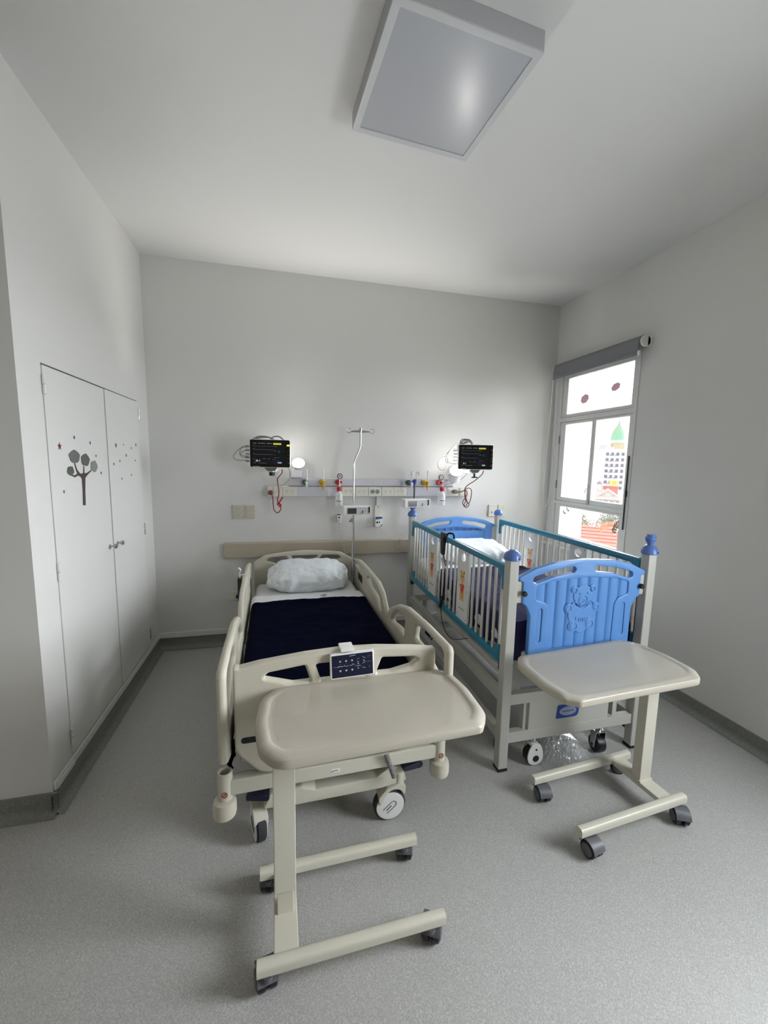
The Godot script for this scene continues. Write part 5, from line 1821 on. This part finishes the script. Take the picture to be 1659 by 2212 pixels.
func crib_side(t: Node3D, sx: float) -> void:
	# local here: seen along x; polygons in (z, y)
	var e := Node3D.new()
	e.name = "side_rail"
	t.add_child(e, true)
	e.transform = at(V(sx * (CX + 0.0), 0, 0), -90)
	var h := Sh.new()
	h.ext(rp([-0.815, 1.02, 0.01, -0.815, 1.163, 0.015, 0.815, 1.163, 0.015, 0.815, 1.02, 0.01, 0.79, 1.02, 0.01, 0.785, 1.085, 0.04, 0.75, 1.122, 0.04, -0.75, 1.122, 0.04, -0.785, 1.085, 0.04, -0.79, 1.02, 0.01], 5), [], 0.034, 0.010, 2)
	obj(h, "top_rail", M.teal, e)
	h = Sh.new()
	h.ext(rp([-0.80, 0.604, 0.006, 0.80, 0.604, 0.006, 0.80, 0.70, 0.01, 0.765, 0.70, 0.015, 0.755, 0.662, 0.02, 0.72, 0.646, 0.03, -0.72, 0.646, 0.03, -0.755, 0.662, 0.02, -0.765, 0.70, 0.015, -0.80, 0.70, 0.01], 4), [], 0.034, 0.008, 2)
	obj(h, "bottom_rail", M.teal, e)
	var slat := Sh.new()
	slat.rbox(V(0, 0.885, 0), V(0.019, 0.49, 0.014), 0.006, 2)
	var sm := build(slat)
	var bar := mat(Color("d6d3cb"), 0.35)
	for z in [-0.775, -0.705, -0.635, -0.565, -0.495, -0.425, -0.146, -0.073, 0.0, 0.073, 0.146, 0.425, 0.495, 0.565, 0.635, 0.705, 0.775]: put(sm, "slat", bar, e, at(V(z, 0, 0)))
	var im := bear_image()
	for z in [-0.287, 0.287]:
		h = Sh.new()
		h.x = at(V(z, 0, 0))
		h.ext(rp([-0.088, 0.642, 0.004, 0.088, 0.642, 0.004, 0.088, 1.13, 0.004, -0.088, 1.13, 0.004], 2), [circ(0.035, 24, 0.0, 1.078, 0.03)], 0.018, 0.003)
		var p := obj(h, "bear_board", M.white, e)
		for s in [-1.0, 1.0]:
			picture(im, 0.115, 0.27, "bear_print", p, at(V(z + 0.0, 0.885, s * 0.0096), 0.0 if s > 0 else 180.0))
			h = Sh.new()
			h.x = at(V(z, 0.722, s * 0.0095))
			for k in 7: h.box(V(-0.036 + 0.012 * k, 0, 0), V(0.008, 0.006 + 0.002 * (k % 2), 0.0008))
			small(obj(h, "board_print", M.grey, p))
			h = Sh.new()
			for q in [[-0.07, 1.108], [0.07, 1.108], [-0.07, 0.90], [0.07, 0.86], [-0.07, 0.668], [0.07, 0.668]]:
				h.cyl(V(z + q[0], q[1], s * 0.0085), V(z + q[0], q[1], s * 0.0105), 0.0042, 8)
			small(obj(h, "screw", M.mid, p))

func crib_caster(t: Node3D, x: float, z: float, yaw: float, hooded: bool) -> void:
	var c := Node3D.new()
	c.name = "caster"
	t.add_child(c, true)
	c.transform = at(V(x, 0, z), yaw)
	var h := Sh.new()
	# wheel axis along local z, the swivel above it
	h.x = at(V(0, 0.05, 0), 0, 90)
	h.lathe([Vector2(0, -0.026), Vector2(0.046, -0.026), Vector2(0.05, -0.02), Vector2(0.05, 0.02), Vector2(0.046, 0.026), Vector2(0, 0.026)], 30)
	obj(h, "tire", M.black, c)
	h = Sh.new()
	if hooded:
		for s in [-1.0, 1.0]:
			h.x = at(V(0, 0, s * 0.029))
			h.ext(spl2([-0.046, 0.085, -0.05, 0.05, -0.036, 0.016, 0, 0.004, 0.036, 0.016, 0.05, 0.05, 0.040, 0.10, 0.02, 0.128, -0.02, 0.128, -0.036, 0.11], 4), [], 0.008, 0.003)
		h.x = Transform3D()
		h.rbox(V(0, 0.118, 0), V(0.05, 0.02, 0.06), 0.006)
	else:
		for s in [-1.0, 1.0]:
			h.x = at(V(0, 0, s * 0.031))
			h.ext(rp([-0.02, 0.03, 0.01, 0.02, 0.03, 0.01, 0.026, 0.13, 0.005, -0.026, 0.13, 0.005], 3), [], 0.004, 0.001)
		h.x = Transform3D()
		h.rbox(V(0, 0.131, 0), V(0.052, 0.006, 0.066), 0.002)
	obj(h, "hood" if hooded else "fork", M.white if hooded else M.steel, c)
	h = Sh.new()
	for s in [-1.0, 1.0]:
		h.cyl(V(0.002, 0.044, s * 0.032), V(0.002, 0.044, s * 0.035), 0.019 if hooded else 0.008, 20)
		if hooded: h.cyl(V(0.002, 0.098, s * 0.032), V(0.002, 0.098, s * 0.035), 0.006, 10)
	if not hooded: h.rbox(V(0.03, 0.10, 0), V(0.04, 0.03, 0.03), 0.006)
	small(obj(h, "axle_plug", M.black, c))
	h = Sh.new()
	h.cyl(V(0, 0.126, 0), V(0, 0.162, 0), 0.018, 14, 0.002)
	obj(h, "stem", M.chrome, c)

func crib_bedding() -> void:
	var b := at(V(1.608, 0, -2.742))
	var nz := FastNoiseLite.new()
	nz.seed = 23
	nz.frequency = 2.0
	var h := Sh.new()
	# blanket: hangs down at both sides and over the foot
	h.cloth(60, 70, func(u: float, v: float) -> Vector3:
		var half := 0.41
		var drop := 0.17
		var arc := half * 2 - 0.08
		var total := arc + 2 * (drop + 0.06)
		var s := u * total - total / 2
		var a := absf(s)
		var sg := signf(s)
		var x := s
		var y := 0.838
		if a > arc / 2:
			var e := a - arc / 2
			if e < 0.063:
				var w := e / 0.063 * PI / 2
				x = sg * (arc / 2 + 0.04 * sin(w)); y = 0.838 - 0.04 * (1 - cos(w))
			else:
				x = sg * half; y = 0.798 - (e - 0.063)
		# along the bed: v 0 at the hem over the foot, 1 near the pillow
		var l := 1.34 * v
		var z := 0.0
		var fall := 0.0
		if l > 0.25: z = 0.79 - (l - 0.25)
		else:
			z = 0.80 + 0.012 * sin(x * 30)
			fall = 0.25 - l
		var side := smoothstep(0.80, 0.70, y)
		y = maxf(y - fall, 0.60 + 0.01 * sin(u * 40.0))
		y += (1 - side) * (0.014 * nz.get_noise_2d(x * 2, z * 2) + 0.006 * nz.get_noise_2d(x * 7, z * 5))
		x += sg * side * (0.010 * sin(z * 26.0 + 2 * nz.get_noise_2d(z * 3, 1.0)) + 0.004) - sg * side * 0.012
		var corner := smoothstep(0.6, 0.85, z) * smoothstep(0.25, 0.41, absf(x)) * side
		x = clampf(x + sg * 0.03 * corner, -0.425, 0.425)
		return V(x, y, z + 0.02 * sin(u * 17.0) * smoothstep(0.85, 1.0, v)), 0.006)
	tag(obj(h, "blanket", M.purple, null, b, 75.0), "dark purple blue blanket draped over the railed children's bed", "blanket")
	h = Sh.new()
	h.cloth(44, 20, func(u: float, v: float) -> Vector3:
		var x := -0.415 + 0.83 * u
		var z := -0.30 - 0.35 * v
		var y := 0.838 + 0.006 * nz.get_noise_2d(x * 6 + 4, z * 9) + 0.007 * smoothstep(0.25, 0.0, v)
		y -= 0.06 * pow(absf(u * 2 - 1), 10.0)
		return V(x, y, z), 0.006)
	tag(obj(h, "top_sheet", M.linen, null, b, 70.0), "white sheet turned down over the children's bed's blanket", "sheet")
	pillow("pillow", "flat creased white pillow at the head of the children's bed", b * at(V(0.04, 0.905, -0.59), 0, 12), V(0.34, 0.085, 0.2), 8)

func crib_remote() -> void:
	var t := thing("bed_remote", "slim black bed remote hooked over the children's bed's near side rail", "remote", at(V(1.142, 0, -2.77)))
	var h := Sh.new()
	h.x = at(V(0, 0, 0), -90, 0, 0)
	h.ext(rp([-0.034, 1.165, 0.01, -0.026, 1.03, 0.012, 0.012, 1.02, 0.012, 0.028, 1.165, 0.01], 4), [], 0.026, 0.006)
	obj(h, "handset", M.black, t)
	h = Sh.new()
	h.sweep(spl([V(0.012, 1.12, 0.03), V(0.012, 1.175, 0.035), V(0.022, 1.19, 0.045), V(0.05, 1.186, 0.06), V(0.056, 1.15, 0.062)], 4), rrect(0.014, 0.008, 0.003, 2))
	h.rbox(V(0.0, 1.175, 0.0), V(0.022, 0.03, 0.075), 0.004)
	obj(h, "hook", M.black, t)
	h = Sh.new()
	var co := []
	for i in 91:
		var u := i / 90.0
		co.append(V(-0.002 + cos(TAU * 12 * u) * 0.005, 1.025 - 0.07 * u, 0.012 + 0.045 * u + sin(TAU * 12 * u) * 0.005))
	h.tube(co, 0.0024, 5)
	obj(h, "coiled_cord", M.black, t)
	h = Sh.new()
	h.tube(spl([V(-0.002, 0.955, 0.057), V(-0.006, 0.90, 0.05), V(-0.004, 0.80, 0.045), V(-0.006, 0.71, 0.03)], 6), 0.003, 6)
	obj(h, "cord", M.black, t)
	h = Sh.new()
	h.tube(spl([V(-0.006, 0.63, 0.0), V(-0.008, 0.57, 0.03), V(-0.01, 0.515, 0.07), V(-0.01, 0.478, 0.15), V(-0.008, 0.475, 0.22), V(0.0, 0.50, 0.30), V(0.03, 0.55, 0.40)], 6), 0.003, 6)
	obj(h, "cord", M.black, t)
	h = Sh.new()
	h.sweep(spl([V(-0.006, 0.715, 0.03), V(-0.008, 0.67, 0.02), V(-0.006, 0.625, -0.004)], 4), circ(0.011, 8), false, Vector3.UP)
	obj(h, "plug", M.black, t)

func plastic_film() -> void:
	var nz := FastNoiseLite.new()
	nz.seed = 5
	nz.noise_type = FastNoiseLite.TYPE_CELLULAR
	nz.cellular_return_type = FastNoiseLite.RETURN_DISTANCE2_SUB
	nz.frequency = 9.0
	var h := Sh.new()
	h.cloth(46, 40, func(u: float, v: float) -> Vector3:
		var p := Vector2(u - 0.5, v - 0.5)
		var e := smoothstep(0.5, 0.25, p.length())
		var y := 0.004 + e * (0.028 + 0.05 * absf(nz.get_noise_2d(u * 1.0, v * 1.0)) + 0.02 * nz.get_noise_2d(u * 2.3 + 5, v * 2.3))
		return V(p.x * 0.34, y, -p.y * 0.28), 0.0008)
	var film := mat(Color(0.95, 0.96, 0.97, 0.22), 0.12)
	film.transparency = BaseMaterial3D.TRANSPARENCY_ALPHA
	tag(obj(h, "plastic_film", film, null, at(V(1.585, 0, -1.93)), 25.0), "crumpled clear plastic film on the floor between the crib's front castors", "plastic film")

# ---------- overbed tables ----------
# local frame: column foot at the origin; the base and the top reach along +x
func castor(parent: Node3D, p: Vector3, yaw: float) -> void:
	var c := Node3D.new()
	c.name = "caster"
	parent.add_child(c, true)
	c.transform = at(p, yaw).scaled_local(Vector3.ONE * 1.42)
	var grey := mat(Color("606167"), 0.45)
	var h: Sh
	for s in [-1.0, 1.0]:
		h = Sh.new()
		h.x = Sh.along(V(0.018, 0.026, s * 0.004), V(0.018, 0.026, s * 0.022))
		h.lathe([Vector2(0, 0), Vector2(0.022, 0), Vector2(0.026, 0.003), Vector2(0.026, 0.015), Vector2(0.023, 0.018), Vector2(0, 0.018)], 26)
		obj(h, "tire", M.black, c)
	for s in [-1.0, 1.0]:
		h = Sh.new()
		h.x = Sh.along(V(0.018, 0.026, s * 0.021), V(0.018, 0.026, s * 0.026))
		h.lathe([Vector2(0, 0), Vector2(0.019, 0), Vector2(0.019, 0.003), Vector2(0.016, 0.005), Vector2(0, 0.005)], 26)
		obj(h, "hub_cap", grey, c)
	h = Sh.new()
	var arc := []
	for k in 9:
		var a := deg_to_rad(10 + 150.0 * k / 8)
		arc.append_array([0.018 + 0.031 * cos(a), 0.026 + 0.031 * sin(a), 0.0])
	for k in range(8, -1, -1):
		var a := deg_to_rad(10 + 150.0 * k / 8)
		arc.append_array([0.018 + 0.0275 * cos(a), 0.026 + 0.0275 * sin(a), 0.0])
	h.ext(rp(arc, 1), [], 0.046, 0.001)
	h.cyl(V(-0.004, 0.045, 0), V(-0.004, 0.056, 0), 0.011, 12)
	obj(h, "guard", grey, c)

func overbed_table(label: String, t3: Transform3D, height: float, top_at: Vector2, top_yaw: float, foot: float, dropped: bool, turned: Array) -> void:
	var t := thing("overbed_table", label, "table", t3, "overbed tables at the foot of the beds")
	var h: Sh
	for s in [-1.0, 1.0]:
		h = Sh.new()
		h.sweep([V(-0.092, 0.104, s * 0.155), V(0.545, 0.104, s * 0.155)], rp([-0.019, -0.02, 0.006, 0.019, -0.02, 0.006, 0.019, 0.02, 0.016, -0.019, 0.02, 0.016], 4))
		obj(h, "foot_bar", M.cream_metal, t)
	h = Sh.new()
	h.rbox(V(0, 0.096, 0), V(0.08, 0.026, 0.275), 0.004)
	obj(h, "cross_bar", M.cream_metal, t)
	h = Sh.new()
	if dropped: h.rbox(V(0, 0.092 + (height - 0.12) / 2, 0), V(0.074, height - 0.12, 0.05), 0.004)
	else: h.rbox(V(0, (0.2 + height - 0.03) / 2, 0), V(0.074, height - 0.03 - 0.2, 0.05), 0.004)
	var col := obj(h, "column", M.cream_metal, t)
	h = Sh.new()
	if dropped: h.rbox(V(0, 0.112, 0.0), V(0.084, 0.01, 0.062), 0.003)
	else: h.rbox(V(0, 0.2, 0), V(0.056, 0.24, 0.036), 0.003)
	obj(h, "base_plate" if dropped else "inner_tube", M.cream_metal, t)
	# moulded top: a rim that falls outwards, a shallow groove inside the short sides
	var top := Node3D.new()
	top.name = "table_top"
	t.add_child(top, true)
	top.transform = at(V(top_at.x, height, top_at.y), top_yaw)
	h = Sh.new()
	var o := rp([-0.352, -0.222, 0.09, 0.355, -0.216, 0.03, 0.408, -0.15, 0.10, 0.420, 0.02, 0.3, 0.405, 0.165, 0.03, 0.352, 0.205, 0.03, -0.335, 0.224, 0.09, -0.402, 0.155, 0.10, -0.420, 0.0, 0.3, -0.405, -0.145, 0.10], 6)
	o = Sh.ccw(o, true)
	var rings := []
	var prof := [Vector2(0.03, -0.036), Vector2(0.006, -0.036), Vector2(0.0, -0.03), Vector2(0.0, -0.012), Vector2(0.004, -0.005), Vector2(0.013, -0.0005), Vector2(0.024, 0.0012), Vector2(0.034, 0.0008), Vector2(0.040, -0.003), Vector2(0.046, -0.0052), Vector2(0.06, -0.006)]
	for q in prof:
		var ring := PackedVector2Array()
		for p in o: ring.append(Vector2(p.x * (1 - q.x / 0.42), p.y * (1 - q.x / 0.222)))
		rings.append([ring, q.y])
	for i in rings.size() - 1:
		var a: PackedVector2Array = rings[i][0]
		var b: PackedVector2Array = rings[i + 1][0]
		for j in a.size():
			var k := (j + 1) % a.size()
			h.quad(V(a[j].x, _dish(a[j].x, rings[i][1]), -a[j].y), V(a[k].x, _dish(a[k].x, rings[i][1]), -a[k].y), V(b[k].x, _dish(b[k].x, rings[i + 1][1]), -b[k].y), V(b[j].x, _dish(b[j].x, rings[i + 1][1]), -b[j].y))
	for e in [[rings.size() - 1, true], [0, false]]:
		var f := Sh.fill([rings[e[0]][0]])
		var y: float = rings[e[0]][1]
		for i in range(0, f.size(), 3):
			if e[1]: h.tri(V(f[i].x, _dish(f[i].x, y), -f[i].y), V(f[i + 1].x, _dish(f[i + 1].x, y), -f[i + 1].y), V(f[i + 2].x, _dish(f[i + 2].x, y), -f[i + 2].y))
			else: h.tri(V(f[i].x, _dish(f[i].x, y), -f[i].y), V(f[i + 2].x, _dish(f[i + 2].x, y), -f[i + 2].y), V(f[i + 1].x, _dish(f[i + 1].x, y), -f[i + 1].y))
	obj(h, "board", M.table_top, top, Transform3D(), 50.0)
	h = Sh.new()
	h.rbox(V(top_at.x - 0.12, height - 0.046, top_at.y), V(0.5, 0.024, 0.12), 0.004)
	obj(h, "support_plate", M.cream_metal, t)
	var k := 0
	for p in [V(-0.06, 0, 0.155), V(0.495, 0, 0.155), V(-0.06, 0, -0.155), V(0.495, 0, -0.155)]:
		castor(t, p, turned[k])
		k += 1

# the rim stands proud along the short sides only
func _dish(x: float, y: float) -> float: return y if y < -0.007 or y > -0.002 else lerpf(minf(0.0, y + 0.0045), y, smoothstep(0.30, 0.36, absf(x)))

func tables() -> void:
	overbed_table("cream overbed table standing before the adult bed's footboard, nearest the camera", at(V(-0.008, 0, -1.318), 1.0), 0.782, Vector2(0.323, -0.095), 1.0, 0.0, false, [100.0, 60.0, 80.0, 75.0])
	overbed_table("lowered cream overbed table in front of the blue crib end panel", at(V(1.775, 0, -1.55), 184.5), 0.722, Vector2(0.235, 0.055), 0.0, 0.0, true, [-40.0, 80.0, 60.0, 95.0])

# ---------- the town outside the window ----------
# each building has its own distance; (s, y) lie across the view towards (0.66, 0, -0.75)
func out_at(d: float, s: float, y := 0.0) -> Transform3D:
	var dir := Vector3(0.66, 0, -0.7513).normalized()
	var r := Vector3(-dir.z, 0, dir.x)
	return Transform3D(Basis(r, Vector3.UP, -dir), dir * d + r * s + V(0, y, 0))
func outside() -> void:
	struct(slab("ground_outside", V(400, -16.2, -400), V(1400, 0.4, 1400), mat(Color("8b8880"), 0.9)))
	# copper dome on a drum: 600 m away, dimensions five times those read at 120 m
	var t := thing("domed_tower", "green copper dome with lantern and finial on a pale stone drum", "tower", out_at(600, 19.4))
	var stone := mat(Color("c9bda6"), 0.85)
	var copper := mat(Color("5fa583"), 0.7)
	var h := Sh.new()
	h.lathe([Vector2(8.3, 33.0), Vector2(8.2, 36.0), Vector2(7.2, 42.0), Vector2(5.4, 46.5), Vector2(3.0, 50.0), Vector2(1.6, 52.0), Vector2(1.5, 52.6), Vector2(0, 52.6)], 40)
	obj(h, "dome", copper, t)
	h = Sh.new()
	for k in 16:
		var a := TAU * k / 16
		var l := []
		for q in [Vector2(8.25, 36.0), Vector2(7.25, 42.0), Vector2(5.45, 46.5), Vector2(3.05, 50.0), Vector2(1.65, 52.0)]: l.append(V(q.x * cos(a), q.y, q.x * sin(a)))
		h.tube(l, 0.22, 5)
	small(obj(h, "dome_rib", mat(Color("b98f52"), 0.7), t))
	h = Sh.new()
	h.lathe([Vector2(1.7, 52.4), Vector2(1.7, 53.0), Vector2(1.1, 53.2), Vector2(1.1, 55.0), Vector2(1.5, 55.3), Vector2(0.5, 57.0), Vector2(0.35, 59.0), Vector2(1.0, 59.3), Vector2(1.1, 59.8), Vector2(0, 60.0)], 20)
	obj(h, "lantern", mat(Color("7b9c95"), 0.7), t)
	h = Sh.new()
	h.lathe([Vector2(10.0, -16.0), Vector2(10.0, 4.0), Vector2(7.0, 5.0), Vector2(7.0, 29.0), Vector2(8.8, 30.0), Vector2(8.8, 32.0), Vector2(8.3, 32.3), Vector2(8.3, 33.2)], 40)
	obj(h, "drum", stone, t)
	h = Sh.new()
	for k in 20:
		var a := TAU * k / 20
		h.cyl(V(7.4 * cos(a), 21.0, 7.4 * sin(a)), V(7.4 * cos(a), 29.2, 7.4 * sin(a)), 0.5, 8)
	small(obj(h, "column", mat(Color("b59f75"), 0.85), t))
	# white apartment block, 220 m away (2.75 times the 80 m readings)
	t = thing("apartment_block", "white apartment block with rows of grey windows and a blank middle wall", "building", out_at(220, 0))
	var white := mat(Color("cfcdd2"), 0.85)
	h = Sh.new()
	h.box(V(-2.0, -4.0, -6), V(3.0, 24.0, 12)); h.box(V(0.4, -2.8, -5.5), V(3.6, 24.0, 11.6)); h.box(V(6.2, -2.8, -6.5), V(8.0, 24.0, 12.0))
	obj(h, "wall", white, t)
	for q in [[V(0.4, 9.9, -4), V(4.2, 1.8, 6)], [V(4.6, 9.6, -6), V(3.0, 1.4, 5)], [V(-2.2, 8.6, -6), V(1.6, 1.4, 5)], [V(1.0, 11.05, -4), V(3.4, 0.5, 6.4)]]:
		h = Sh.new()
		h.box(q[0], q[1])
		obj(h, "roof_structure", mat(Color("a9a8ac"), 0.85), t)
	var wh := Sh.new()
	wh.box(V(0, 0, 0), V(1.25, 1.45, 0.4))
	var wm := build(wh)
	var pane := mat(Color("4c4f5c"), 0.3)
	for row in 7:
		for x in [-2.65, -1.25, 3.35, 5.4, 7.55, 9.7]:
			put(wm, "window", pane, t, at(V(x, 7.0 - 2.62 * row, -0.1 if x > 2 else 0.05)).translated(V(0, 0, 0.0 if x < 2 else -0.45)))
	h = Sh.new()
	for row in 7:
		for x in [4.5, 6.7]: h.box(V(x, 6.4 - 2.62 * row, -0.2), V(0.55, 0.7, 0.7))
	small(obj(h, "air_conditioner", mat(Color("8f8c92"), 0.7), t))
	# balcony tower, 132 m (3.3 times the 40 m readings)
	t = thing("balcony_building", "narrow block of pinkish and red balconies beside the cream outside wall", "building", out_at(132, 0))
	h = Sh.new()
	h.box(V(-5.4, -4.0, -4), V(2.0, 22.0, 8))
	obj(h, "wall", mat(Color("a9a39c"), 0.85), t)
	for k in 7:
		h = Sh.new()
		h.box(V(-5.2, 4.05 - 2.95 * k, 0.3), V(2.2, 0.22, 1.5))
		obj(h, "balcony_slab", mat(Color("b9c2a8"), 0.85), t)
	var tones := ["c5c3be", "b8434a", "b06f66", "c77a6a", "d06048", "9a9088"]
	for k in 6:
		h = Sh.new()
		h.box(V(-5.4, 5.2 - 2.95 * k - 0.6, 0.25), V(1.2, 1.6, 0.3))
		obj(h, "balcony_screen", mat(Color(tones[k]), 0.8), t)
		h = Sh.new()
		h.box(V(-4.55, 5.0 - 2.95 * k - 0.6, 0.25), V(0.5, 1.9, 0.3))
		obj(h, "balcony_screen", mat(Color(tones[k]), 0.8), t)
	for k in 6:
		h = Sh.new()
		h.box(V(-6.05, 5.2 - 2.95 * k - 0.5, 0.05), V(0.35, 1.5, 0.2))
		obj(h, "window", pane, t)
	# pediment building, 200 m (4 times)
	t = thing("pediment_building", "low classical building with a triangular pediment below the apartment block", "building", out_at(190, 0))
	var sand := mat(Color("b3a49a"), 0.85)
	h = Sh.new()
	h.x = at(V(0, 0, 0.2))
	h.ext(pv([-0.4, -10.8, 4.1, -7.6, 8.3, -10.6, 8.3, -11.4, -0.4, -11.4]), [pv([1.0, -10.75, 4.1, -8.5, 7.0, -10.6])], 1.6)
	obj(h, "pediment", sand, t)
	h = Sh.new()
	h.x = at(V(0, 0, -0.2))
	h.ext(pv([0.6, -10.8, 4.1, -8.2, 7.4, -10.7]), [], 0.6)
	obj(h, "tympanum", mat(Color("cfc3b8"), 0.85), t)
	h = Sh.new()
	h.box(V(3.4, -13.8, -3), V(12.0, 4.8, 6)); h.box(V(3.2, -11.7, 0.4), V(12.4, 0.6, 1.4)); h.box(V(-1.6, -10.6, -2.5), V(4.4, 2.4, 4.0))
	obj(h, "body", mat(Color("c2b6ad"), 0.85), t)
	for k in 6:
		h = Sh.new()
		h.box(V(-2.2 + 2.0 * k, -12.9, 0.1), V(1.2, 0.7, 0.4))
		obj(h, "dark_opening", mat(Color("75757c"), 0.7), t)
	# arched gable and little belfry
	t = thing("arched_hall", "white hall with a rounded gable at the foot of the apartment block", "building", out_at(205, 0))
	h = Sh.new()
	var arch := PackedVector2Array()
	for k in 15:
		var a := PI * k / 14
		arch.append(Vector2(-2.6 + 2.1 * cos(a), -10.8 + 2.6 * sin(a)))
	arch.append(Vector2(-4.7, -16)); arch.append(Vector2(-0.5, -16))
	h.ext(arch, [], 5.0)
	obj(h, "wall", white, t)
	h = Sh.new()
	var edge := []
	for k in 15:
		var a := PI * k / 14
		edge.append(V(-2.6 + 2.15 * cos(a), -10.8 + 2.65 * sin(a), 2.6))
	h.tube(edge, 0.28, 6)
	obj(h, "gable_coping", mat(Color("8f6f66"), 0.8), t)
	t = thing("belfry", "small belfry turret rising between the rounded gable and the pediment", "tower", out_at(208, 0))
	h = Sh.new()
	for x in [0.35, 1.95]: h.box(V(x, -8.4, 0), V(0.45, 3.6, 1.6))
	h.box(V(1.15, -9.8, 0), V(2.4, 0.8, 2.0))
	var bm := build(h)
	put(bm, "turret", mat(Color("b3a39b"), 0.85), t)
	h = Sh.new()
	h.x = at(V(1.15, 0, 0))
	h.lathe([Vector2(0, -6.8), Vector2(1.4, -6.7), Vector2(1.2, -6.1), Vector2(0.7, -5.5), Vector2(0, -5.2)], 14)
	obj(h, "cap", mat(Color("77666a"), 0.85), t)
	# yellow hoarding on a red eave
	t = thing("billboard", "yellow billboard standing on a red-tiled eave", "billboard", out_at(206, 0))
	h = Sh.new()
	h.box(V(6.5, -5.9, 0), V(3.4, 2.2, 0.4))
	obj(h, "board", mat(Color("d9ad3e"), 0.7), t)
	h = Sh.new()
	for k in 3: h.box(V(6.1 + 0.45 * k, -5.7, 0.22), V(0.26, 0.5 - 0.1 * (k % 2), 0.06))
	small(obj(h, "lettering", mat(Color("8a5a2a"), 0.7), t))
	h = Sh.new()
	h.box(V(5.6, -7.5, -0.5), V(5.8, 0.6, 2.0)); h.box(V(5.6, -11.55, -1), V(5.4, 7.6, 1.6))
	obj(h, "eave", mat(Color("b5564a"), 0.8), t)
	# red roofs close by
	for r in [[38.0, -1.0, -4.7, 5.5, "c2705a", "red tiled roof right below the window"], [52.0, 0.6, -6.9, 7.0, "b8604c", "brighter red roof just beyond the nearest one"]]:
		t = thing("tiled_roof", r[5], "roof", out_at(r[0], r[1], r[2]))
		h = Sh.new()
		h.x = at(V(0, 0, 0), 0, -62)
		h.box(V(0, 0, 0), V(r[3], 4.2, 0.3))
		obj(h, "slope", mat(Color(r[4]), 0.85), t)
		h = Sh.new()
		h.x = at(V(0, 0, 0), 0, -62)
		for k in 9: h.box(V(0, -1.9 + 0.47 * k, 0.18), V(r[3], 0.1, 0.1))
		small(obj(h, "tile_course", mat(Color("b3604e"), 0.85), t))
		h = Sh.new()
		h.box(V(0, -6.2, -2.4), V(r[3] * 0.96, 10.0, 3.2))
		obj(h, "wall", mat(Color("c9c2ba"), 0.85), t)
	# trees between the roofs and the pediment
	var rng := RandomNumberGenerator.new()
	rng.seed = 77
	var kinds := [[70.0, -2.6, -7.0, 2.0, "6d6a4a", "dense olive-green tree nearest the cream wall, below the window"], [64.0, 0.2, -7.6, 2.3, "8a6a52", "brownish half-bare tree in the middle below the window"], [76.0, 2.4, -7.2, 1.9, "70705a", "grey-green tree at the dark rod side below the window"]]
	for q in kinds:
		t = thing("tree", q[5], "tree", out_at(q[0], q[1], -16.0), "trees below the window")
		var crown := V(0, q[2] + 16.0, 0)
		h = Sh.new()
		h.tube([V(0, 0, 0), V(0.1, crown.y * 0.5, 0), crown], 0.22, 7, false, [1.2, 0.9, 0.4])
		for k in 14:
			var d := V(rng.randf_range(-1, 1), rng.randf_range(-0.2, 1), rng.randf_range(-1, 1)).normalized()
			var s := crown - V(0, rng.randf_range(0.3, 2.2), 0)
			h.tube([s, s + d * q[3] * 0.5, s + d * q[3] + V(0, 0.3, 0)], 0.07, 5, false, [1.0, 0.7, 0.2])
		obj(h, "trunk", mat(Color("6b5a4c"), 0.9), t)
		h = Sh.new()
		for k in 900:
			var d := V(rng.randfn(), rng.randfn() * 0.7, rng.randfn()).normalized() * pow(rng.randf(), 0.4)
			var c: Vector3 = crown + V(d.x * q[3], d.y * q[3] * 0.8, d.z * q[3])
			var a := V(rng.randfn(), rng.randfn(), rng.randfn()).normalized() * 0.17
			var b := a.cross(V(rng.randfn(), rng.randfn(), rng.randfn())).normalized() * 0.09
			h.tri(c - a, c + b, c + a); h.tri(c - a, c + a, c - b)
		var o := obj(h, "foliage", mat(Color(q[4]), 0.9), t, Transform3D(), 10.0)
		o.set_meta("kind", "stuff")
